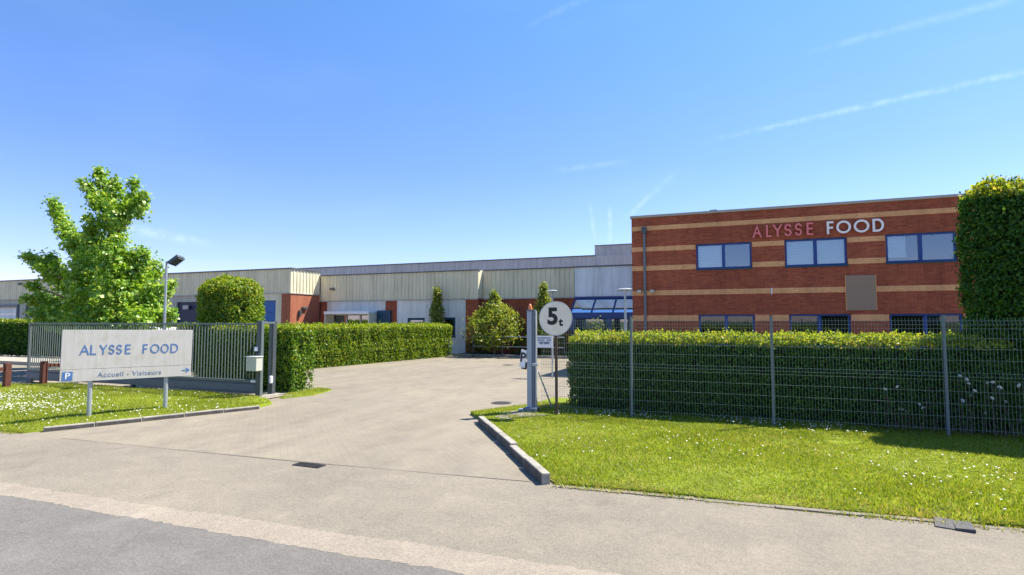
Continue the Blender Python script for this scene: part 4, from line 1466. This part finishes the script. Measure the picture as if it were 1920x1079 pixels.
# planting bed before the hall with low dark shrubs and its railing
s = MB(); s.box(-15.9, -6.5, 30.75, 33.4, -.05, .12); tag(s.part('planting_bed', M['soil'], None, .02), kind='structure')
s = MB(); s.box(-16.0, -6.5, 30.6, 30.745, -.05, .14); tag(s.part('bed_kerb', M['concrete'], None, .02), kind='structure')


def shrub(x, y, r, h, label, mat, n, group=None):
    t = thing('shrub', (x, y, .1), label, 'shrub', group)
    P = rng.normal(0, 1, (n, 3)); P /= np.linalg.norm(P, axis=1)[:, None]
    P[:, 2] = np.abs(P[:, 2])
    N = P.copy()
    Q = P * np.array([r, r * .8, h]) * (rng.uniform(.75, 1.08, n) + .15 * lump(P * 2, 3, x))[:, None]
    link('foliage', leaf_mesh('foliage', Q, N, .13, [mat], None, .6, .7), t)
    st = MB()
    for k in range(6):
        a = random.uniform(0, 6.28)
        st.tube([(x, y, 0), (x + math.cos(a) * r * .5, y + math.sin(a) * r * .4, h * .75)], [.02, .008], 5)
    st.part('stems', M['bark'], t)


shrub(-11.9, 32.1, .9, 1.7, 'dark green shrub just behind the far railing beside the bushy tree', M['leaf_dark'], 650)
shrub(-10.0, 31.9, 1.0, 1.9, 'dark rounded shrub seen behind the small notice board', M['leaf_dark'], 800)
shrub(-8.5, 31.9, .9, 1.55, 'dark shrub below the left end of the blue entrance canopy', M['leaf_dark'], 650)
shrub(-7.2, 31.7, .8, 2.05, 'light green shrub before the blue entrance canopy', M['leaf_bush'], 600)
shrub(-15.0, 32.0, .8, 1.2, 'low dark shrub left of the bushy tree by the brick pier', M['leaf_dark'], 500)

rl = thing('railing', (-13.0, 30.5, 0), 'low grey tube railing in front of the bushy tree across the yard', 'railing')
s = MB(); s.tube([(-14.6, 30.5, 1.2), (-8.9, 30.5, 1.2)], .028, 8); s.part('top_rail', M['galv'], rl)
s = MB(); s.tube([(-14.6, 30.5, .62), (-8.9, 30.5, .62)], .022, 8); s.part('middle_rail', M['galv'], rl)
for x in (-14.6, -12.7, -10.8, -8.9):
    s = MB(); s.tube([(x, 30.5, 0), (x, 30.5, 1.2)], .032, 8); s.part('post', M['gatedark'], rl)

# ================================================================== GATE
GY = 12.05
gate = thing('sliding_gate', (-17.6, GY, 0), 'long grey-green barred sliding gate slid open beside the driveway', 'gate')
gx0, gx1 = -22.9, -12.36
s = MB(); s.box(gx0, gx1, GY - .03, GY + .03, 2.00, 2.05); s.part('top_rail', M['gategreen'], gate, .006)
s = MB(); s.box(gx0, gx1, GY - .06, GY + .06, .13, .34); s.part('bottom_beam', M['gatebeam'], gate, .012)
s = MB(); s.box(gx0 + .02, gx1 - .02, GY - .035, GY + .035, .40, .46); s.part('lower_rail', M['gategreen'], gate, .006)
s = MB(); s.box(gx0, gx1, GY - .02, GY + .02, .34, .40); s.part('beam_web', M['gatedark'], gate)
for x in (gx0 + .035, gx1 - .035):
    s = MB(); s.box(x - .035, x + .035, GY - .034, GY + .034, .46, 2.00); s.part('end_post', M['gategreen'], gate, .006)
bb = MB(); bb.box(-.010, .010, -.010, .010, 0, 1.54)
bm_ = bb.mesh('gate_bar', M['gategreen'])
nb = 88
for i in range(nb):
    x = gx0 + .115 + (gx1 - gx0 - .23) * i / (nb - 1)
    link('gate_bar', bm_, gate, (x + 17.6, 0, .46))
for x in (gx0 + .25, gx0 + 5.4):
    s = MB(); s.box(x - .05, x + .05, GY - .05, GY + .05, -.02, .13); s.part('foot', M['gatedark'], gate)
s = MB(); s.box(gx1 - .22, gx1 + .02, GY - .09, GY - .065, .40, .46); s.part('white_bracket', M['whitepaint'], gate)

gp = thing('gate_guide_post', (-12.28, 12.05, 0), 'dark square twin guide posts holding the open gate, with cream control box', 'post')
s = MB(); s.box(-12.30, -12.17, 11.86, 11.97, -.05, 2.12); s.part('post', M['gatedark'], gp, .008)
s = MB(); s.box(-12.165, -12.13, 11.87, 11.96, .0, 2.11); s.part('post_edge', M['gategreen'], gp, .006)
s = MB(); s.box(-12.42, -12.30, 12.42, 12.54, -.05, 2.10); s.part('post', M['gategreen'], gp, .008)
s = MB(); s.box(-12.295, -12.235, 12.40, 12.53, -.05, 2.10); s.part('post', M['gatedark'], gp, .008)
s = MB(); s.box(-12.30, -12.20, 11.975, 12.415, 2.03, 2.08); s.part('cross_bar', M['gategreen'], gp, .006)
s = MB(); s.box(-12.42, -12.05, 11.63, 11.855, .75, 1.13); cb_ = s.part('control_box', M['box'], gp, .015)
s = MB(); s.box(-12.44, -12.03, 11.61, 11.86, 1.132, 1.15); s.part('box_lid', M['whitepaint'], cb_, .004)
s = MB(); s.box(-12.30, -12.23, 11.79, 11.855, 1.28, 1.40); s.part('photocell', M['whitepaint'], gp, .012)
s = MB(); s.tube([(-12.265, 11.825, 1.22), (-12.265, 11.825, 1.28)], .035, 10); s.part('lens', M['black'], gp)
s = MB(); s.box(-12.27, -12.19, 12.30, 12.395, .35, .56); s.part('motor_cover', M['whitepaint'], gp, .03)
s = MB(); s.box(-12.6, -12.05, 11.75, 12.65, -.04, .045); s.part('concrete_foot', M['concrete'], gp, .01)

# ================================================================== FENCE
FY = 12.2
fence = thing('wire_fence', (0.6, FY, 0.1), 'grey-green welded wire mesh fence on slim posts along the right lawn', 'fence')
PX_ = [-2.08, 0.68, 3.50, 6.30]
for x in PX_:
    s = MB(); s.box(x - .025, x + .025, FY + .022, FY + .075, -.05, 2.20); s.part('post', M['fencepost'], fence, .008)
    s = MB(); s.box(x - .028, x + .028, FY + .018, FY + .079, 2.203, 2.225); s.part('post_cap', M['gatedark'], fence)
wz = [(0.16, 0), (1.06, 0), (1.125, -.035), (1.19, 0), (1.97, 0), (2.04, -.035), (2.11, 0), (2.16, 0)]
s = MB(); s.tube([(0, y, z - .1) for z, y in wz], .0026, 4, cap=False)
wire = s.mesh('upright_wire', M['wire'])
FX0 = -4.10
x = FX0
while x < 6.32:
    link('upright_wire', wire, fence, (x - .6, 0, 0))
    x += 0.0535
spans = list(zip([FX0] + PX_[:-1], PX_))
zs = [.2, .42, .64, .86, 1.06, 1.125, 1.19, 1.41, 1.61, 1.80, 1.97, 2.04, 2.11]
for a, b in spans:
    wm_ = MB(); wm_.tube([(0, 0, 0), (b - a, 0, 0)], .0034, 4, cap=False)
    me = wm_.mesh('cross_wire', M['wire'])
    for z in zs:
        yo = -.035 if z in (1.125, 2.04) else 0.0075
        link('cross_wire', me, fence, (a - .6, yo, z - .1))

# gate receiving mast
mast = thing('gate_mast', (-4.3, 12.1, 0), 'grey gate receiver mast with amber beacon and tilted P plate', 'post')
s = MB(); s.box(-4.40, -4.285, 12.03, 12.15, 0, 2.33); s.part('column', M['mast'], mast, .012)
s = MB(); s.box(-4.281, -4.225, 12.05, 12.14, .1, 2.33); s.part('guide_channel', M['mastdark'], mast, .006)
s = MB(); s.box(-4.222, -4.195, 12.08, 12.16, .05, 2.33); s.part('fence_stile', M['galv'], mast, .006)
s = MB(); s.box(-4.41, -4.21, 12.02, 12.16, 2.332, 2.36); s.part('cap', M['mastdark'], mast, .006)
s = MB(); s.tube([(-4.345, 12.1, 2.36), (-4.345, 12.1, 2.40), (-4.345, 12.1, 2.46), (-4.345, 12.1, 2.50)], [.05, .045, .035, .012], 12); s.part('beacon', M['orange'], mast, smooth=True)
s = MB(); s.box(-4.47, -4.16, 11.95, 12.22, .0, .16); s.part('base_bracket', M['mastdark'], mast, .02)
s = MB(); s.box(-4.60, -4.475, 11.98, 12.12, .03, .12); s.part('catch', M['galv'], mast, .015)
s = MB(); s.box(-4.24, -4.12, 11.93, 12.02, 1.10, 1.16); s.part('latch', M['galv'], mast, .01)
s = MB(); s.tube([(-4.18, 12.2, .95), (-3.98, 12.55, .12)], .018, 8); s.part('brace', M['galv'], mast)
mp_ = Matrix.Translation((-4.50, 12.06, 1.25)) @ Matrix.Rotation(R(8), 4, 'Y') @ Matrix.Rotation(R(-14), 4, 'Z')
s = MB(); s.box(-.075, .075, -.012, .012, -.20, .20, mat=mp_); pl = s.part('plate', M['whitepaint'], mast, .004)
me = font_mesh('plate_letter', 'P', .30, .004, M['black'], .006)
o = link('plate_letter', me, pl)
o.matrix_local = Matrix.Translation(-base_of(pl)) @ mp_ @ Matrix.Translation((0.0, -.017, .02)) @ Matrix.Rotation(R(90), 4, 'X')
mq = mp_ @ Matrix.Translation((0.02, .04, -.13))
s = MB(); s.box(-.06, .06, -.02, .05, -.11, .06, mat=mq); s.part('intercom', M['gatedark'], mast, .01)

# 5 t disc
disc = thing('weight_limit_sign', (-3.66, 11.85, .1), 'round grey-white road sign with 5t in black on a brown post', 'sign')
s = MB(); s.box(-3.685, -3.625, 11.86, 11.90, -.1, 2.50); s.part('post', M['rust'], disc, .006)
s = MB(); s.tube([(-3.66, 11.835, 2.165), (-3.66, 11.85, 2.165)], .375, 48); dsk = s.part('disc', M['signgrey'], disc, .004)
s = MB()
for k in range(48):
    a0, a1 = 2 * math.pi * k / 48, 2 * math.pi * (k + 1) / 48
    q = lambda r, a, y: (-3.66 + r * math.cos(a), y, 2.165 + r * math.sin(a))
    s.quad(q(.366, a0, 11.8325), q(.38, a0, 11.8325), q(.38, a1, 11.8325), q(.366, a1, 11.8325))
    s.quad(q(.38, a0, 11.8325), q(.38, a0, 11.858), q(.38, a1, 11.858), q(.38, a1, 11.8325))
s.part('rim', M['galv'], disc)
for (z0, z1) in ((1.95, 1.99), (2.33, 2.37)):
    s = MB(); s.box(-3.76, -3.56, 11.852, 11.859, z0, z1); s.part('clamp', M['galv'], disc)
for txt, sz, dx, dz, bold in (('5', .50, -.06, .03, .020), ('t', .24, .125, -.085, .010)):
    me = font_mesh('numeral' if txt == '5' else 'unit_letter', txt, sz, .0015, M['black'], bold)
    o = link('numeral' if txt == '5' else 'unit_letter', me, disc)
    o.location = (dx, 11.8320 - 11.85 - .0005, 2.165 - .1 + dz)
    o.rotation_euler = (R(90), 0, 0)
# the two letters lie on the disc face

# small notice board behind the fence
nb_ = thing('notice_board', (-6.6, 20.0, 0), 'small white notice board with faded blue lines on two thin legs', 'sign')
s = MB(); s.box(-6.98, -6.29, 19.98, 20.0, 1.12, 1.56); pn_ = s.part('panel', M['whitepaint'], nb_, .004)
s = MB()
for (z, xa, xb) in ((1.48, -6.92, -6.36), (1.40, -6.90, -6.60), (1.40, -6.52, -6.34), (1.32, -6.84, -6.40), (1.27, -6.80, -6.66), (1.27, -6.62, -6.42)):
    s.box(xa, xb, 19.974, 19.979, z - .022, z + .022)
s.part('faded_print', M['faded'], pn_)
for x in (-6.95, -6.32):
    s = MB(); s.box(x - .02, x + .02, 20.003, 20.04, 0, 1.55); s.part('leg', M['galv'], nb_)

# ================================================================== COMPANY SIGN BOARD
bd = thing('sign_board', (-12.8, 8.74, .1), 'large weathered white board lettered ALYSSE FOOD on two grey posts in the left lawn', 'sign')
mB = Matrix.Translation((-12.80, 8.74, 1.35)) @ Matrix.Rotation(R(-21.0), 4, 'Z') @ Matrix.Rotation(R(-0.7), 4, 'X')
BL = 1.262


def onboard(y, z, d):
    """point on the board face: y along it from its middle, z above its centre line, d out of it"""
    return mB @ Vector((d, y, z))


s = MB(); s.box(-.03, 0, -BL, BL, -.292, .555, mat=mB); s.part('main_panel', M['board'], bd, .004)
s = MB(); s.box(-.03, 0, -BL, BL, -.555, -.300, mat=mB); low = s.part('lower_panel', M['board'], bd, .004)
for y in (-.72, .75):
    q = onboard(y, 0, -.085)
    s = MB(); s.tube([(q.x, q.y, -.05), (q.x, q.y, 1.83)], .046, 12); s.part('post', M['galv'], bd, smooth=False)
    s = MB()
    s.box(-.14, -.03, y - .07, y + .07, -.45, -.41, mat=mB); s.box(-.14, -.03, y - .07, y + .07, .36, .40, mat=mB); s.part('clamp', M['galv'], bd)
BLT = [('A', -.948, -.779), ('L', -.758, -.653), ('Y', -.598, -.459), ('S', -.429, -.32), ('S', -.29, -.179), ('E', -.118, -.015), ('F', .226, .322), ('O', .376, .562), ('O', .589, .758), ('D', .796, .956)]
for ch, a, b in BLT:
    tt = .025
    mb = stroke_mb(GLYPH[ch], b - a - tt, .212 - tt, tt, .004, lambda u, v, d, a=a, tt=tt: tuple(onboard(a + tt / 2 + u, .015 + v + tt / 2, .002 + d)))
    mb.part('letter', M['signblue'], bd)
me = font_mesh('caption', 'Accueil - Visiteurs', .150, .0015, M['faded'], 0, 1.10)
me['kind'] = 'print'
o = link('caption', me, low)
o.matrix_local = Matrix.Translation(-base_of(low)) @ mB @ Matrix.Translation((.003, .01, -.435)) @ Matrix.Rotation(R(90), 4, 'Z') @ Matrix.Rotation(R(90), 4, 'X')
s = MB(); s.box(.001, .004, -1.225, -1.045, -.525, -.335, mat=mB); pb = s.part('parking_square', M['signblue'], low)
me = font_mesh('parking_letter', 'P', .185, .0015, M['whitepaint'], .002)
o = link('parking_letter', me, low)
o.matrix_local = Matrix.Translation(-base_of(low)) @ mB @ Matrix.Translation((.0065, -1.135, -.43)) @ Matrix.Rotation(R(90), 4, 'Z') @ Matrix.Rotation(R(90), 4, 'X')
ar = stroke_mb([[(0, .5), (1, .5)], [(.55, 1), (1, .5), (.55, 0)]], .15, .10, .020, .003, lambda u, v, d: tuple(onboard(1.07 + u, -.465 + v, .002 + d)))
ar.part('arrow', M['signblue'], low)

# ================================================================== LAMPS, POSTS, CAR, FLOWERS
lp = thing('floodlight_pole', (-17.42, 12.95, 0), 'slim grey pole carrying a tilted black floodlight beside the maple', 'street lamp')
s = MB(); s.tube([(-17.42, 12.95, 0), (-17.42, 12.95, 2.2), (-17.42, 12.95, 4.08)], [.055, .045, .035], 10); s.part('pole', M['galv'], lp)
s = MB(); s.tube([(-17.42, 12.95, 4.06), (-17.13, 12.95, 4.0)], .03, 8); s.part('arm', M['gatedark'], lp)
mL = Matrix.Translation((-16.98, 12.95, 4.10)) @ Matrix.Rotation(R(-38), 4, 'Y') @ Matrix.Rotation(R(15), 4, 'Z')
s = MB(); s.box(-.20, .20, -.16, .16, -.06, .05, mat=mL); h_ = s.part('lamp_head', M['gatedark'], lp, .015)
s = MB(); s.box(-.17, .17, -.13, .13, .052, .06, mat=mL); s.part('lamp_glass', M['greyclad'], h_)
s = MB()
for k in range(5): s.box(-.16 + k * .08 - .01, -.16 + k * .08 + .01, -.14, .14, -.09, -.062, mat=mL)
s.part('cooling_fins', M['coping'], h_)


def lantern(x, y, h, label):
    t = thing('lamp_post', (x, y, 0), label, 'street lamp', None)
    s = MB(); s.tube([(x, y, 0), (x, y, h - .12)], [.055, .04], 10); s.part('pole', M['galv'], t)
    s = MB(); s.tube([(x, y, h - .12), (x, y, h - .05)], [.06, .09], 12); s.part('collar', M['galv'], t)
    s = MB(); s.tube([(x, y, h - .05), (x, y, h - .02), (x, y, h + .02)], [.27, .29, .20], 20); s.part('lamp_shade', M['mast'], t)


lantern(-3.77, 21.0, 3.31, 'grey post with flat disc lamp beside the brick office corner')
lantern(-8.5, 27.0, 3.65, 'pale disc lamp post rising behind the weight limit sign')

wp = thing('timber_rail', (-21.2, 11.0, 0), 'low red-brown timber posts with a rail edging the car park at far left', 'barrier')
for (x, y) in ((-21.15, 9.35), (-21.15, 10.58), (-21.0, 11.5), (-20.55, 12.75), ):
    s = MB(); s.box(x - .08, x + .08, y - .08, y + .08, -.1, .80); s.part('post', M['redwood'], wp, .012)
s = MB(); s.box(-21.19, -21.11, 7.8, 10.5, .56, .68); s.part('rail', M['redwood'], wp, .01)
s = MB(); s.box(-21.19 + .1, -21.11 + .1, 11.58, 12.67, .60, .70); s.part('rail', M['redwood'], wp, .01)


def car(x, y, rot, label):
    t = thing('parked_car', (x, y, 0), label, 'car')
    m = Matrix.Translation((x, y, 0)) @ Matrix.Rotation(rot, 4, 'Z')
    prof = [(-2.1, .35), (-2.15, .8), (-2.0, 1.05), (-1.15, 1.15), (-.35, 1.72), (.2, 1.86), (1.4, 1.84), (1.95, 1.6), (2.12, 1.1), (2.15, .4)]
    def prism(pr, w0, wtop):
        mb = MB()
        n = len(pr)
        f = lambda z: w0 if z < 1.1 else w0 + (wtop - w0) * (z - 1.1) / .75
        vs = [m @ Vector((px, -f(z), z)) for px, z in pr] + [m @ Vector((px, f(z), z)) for px, z in pr]
        fs = [tuple(range(n)), tuple(range(2 * n - 1, n - 1, -1))] + [(i, (i + 1) % n, n + (i + 1) % n, n + i) for i in range(n)]
        return mb.add(vs, fs)
    prism(prof, .88, .68).part('body', M['carwhite'], t, .05, True)
    for sgn in (-1, 1):
        q = MB()
        f = lambda z: .885 + (.685 - .885) * (z - 1.1) / .75
        pts = [(-.75, 1.22), (-.15, 1.66), (.3, 1.74), (1.3, 1.72), (1.7, 1.5), (1.85, 1.2)]
        q.add([m @ Vector((px, sgn * f(z), z)) for px, z in pts], [tuple(range(len(pts)))])
        q.part('side_window', M['room'], t)
    for wx in (-1.35, 1.35):
        for sgn in (-1, 1):
            q = MB(); q.tube([m @ Vector((wx, sgn * .70, .33)), m @ Vector((wx, sgn * .90, .33))], .33, 20)
            wh = q.part('wheel', M['rubber'], t)
            q = MB(); q.tube([m @ Vector((wx, sgn * .902, .33)), m @ Vector((wx, sgn * .915, .33))], .2, 14)
            q.part('rim', M['galv'], wh)


car(-24.0, 17.0, R(75), 'white car parked behind the gate, only its roof showing over the sign board')

# rose bush with white blooms in the shade behind the fence
rb = thing('rose_bush', (3.4, 12.45, .1), 'dark rose bush with white blooms behind the fence by the tall hedge', 'shrub')
st, P, N = MB(), [], []
blooms = []
for k in range(46):
    bx = random.choice([random.gauss(2.85, .28), random.gauss(4.3, .45), random.gauss(3.5, .4)])
    h = random.uniform(.25, 1.0)
    tip = Vector((bx + random.gauss(0, .1), 12.47 + random.uniform(-.13, .12), .1 + h))
    st.tube([(bx, 12.5, .08), tuple(tip)], [.008, .004], 4)
    for l in range(14):
        f = random.uniform(.3, 1)
        q = Vector((bx, 12.5, .08)).lerp(tip, f) + Vector((random.gauss(0, .06), random.gauss(0, .04), random.gauss(0, .04)))
        P.append(tuple(q - Vector((3.4, 12.45, .1)))); N.append((random.gauss(0, .5), -.6, .6))
    if random.random() < .5: blooms.append(tip)
st.part('stems', M['bark'], rb)
link('foliage', leaf_mesh('foliage', P, N, .06, [M['leaf_dark']]), rb)
fm = MB()
for ring, (rr, zz) in enumerate(((.034, .0), (.024, .012), (.012, .02))):
    for k in range(6):
        a = 2 * math.pi * (k + ring * .5) / 6
        c = Vector((math.cos(a) * rr, math.sin(a) * rr, zz))
        u = Vector((-math.sin(a), math.cos(a), 0)) * .018
        v = Vector((math.cos(a) * .5, math.sin(a) * .5, .8)).normalized() * .03
        fm.quad(c - u, c + u, c + u * .7 + v, c - u * .7 + v)
fme = fm.mesh('bloom', M['petal'])
for tip in blooms:
    o = link('bloom', fme, rb, tuple(tip - Vector((3.4, 12.45, .1))))
    o.rotation_euler = (random.uniform(.2, 1.3), random.uniform(-.4, .4), random.uniform(0, 6))
    o.scale = (random.uniform(.5, .9),) * 3
print('scene built', len(bpy.data.objects))
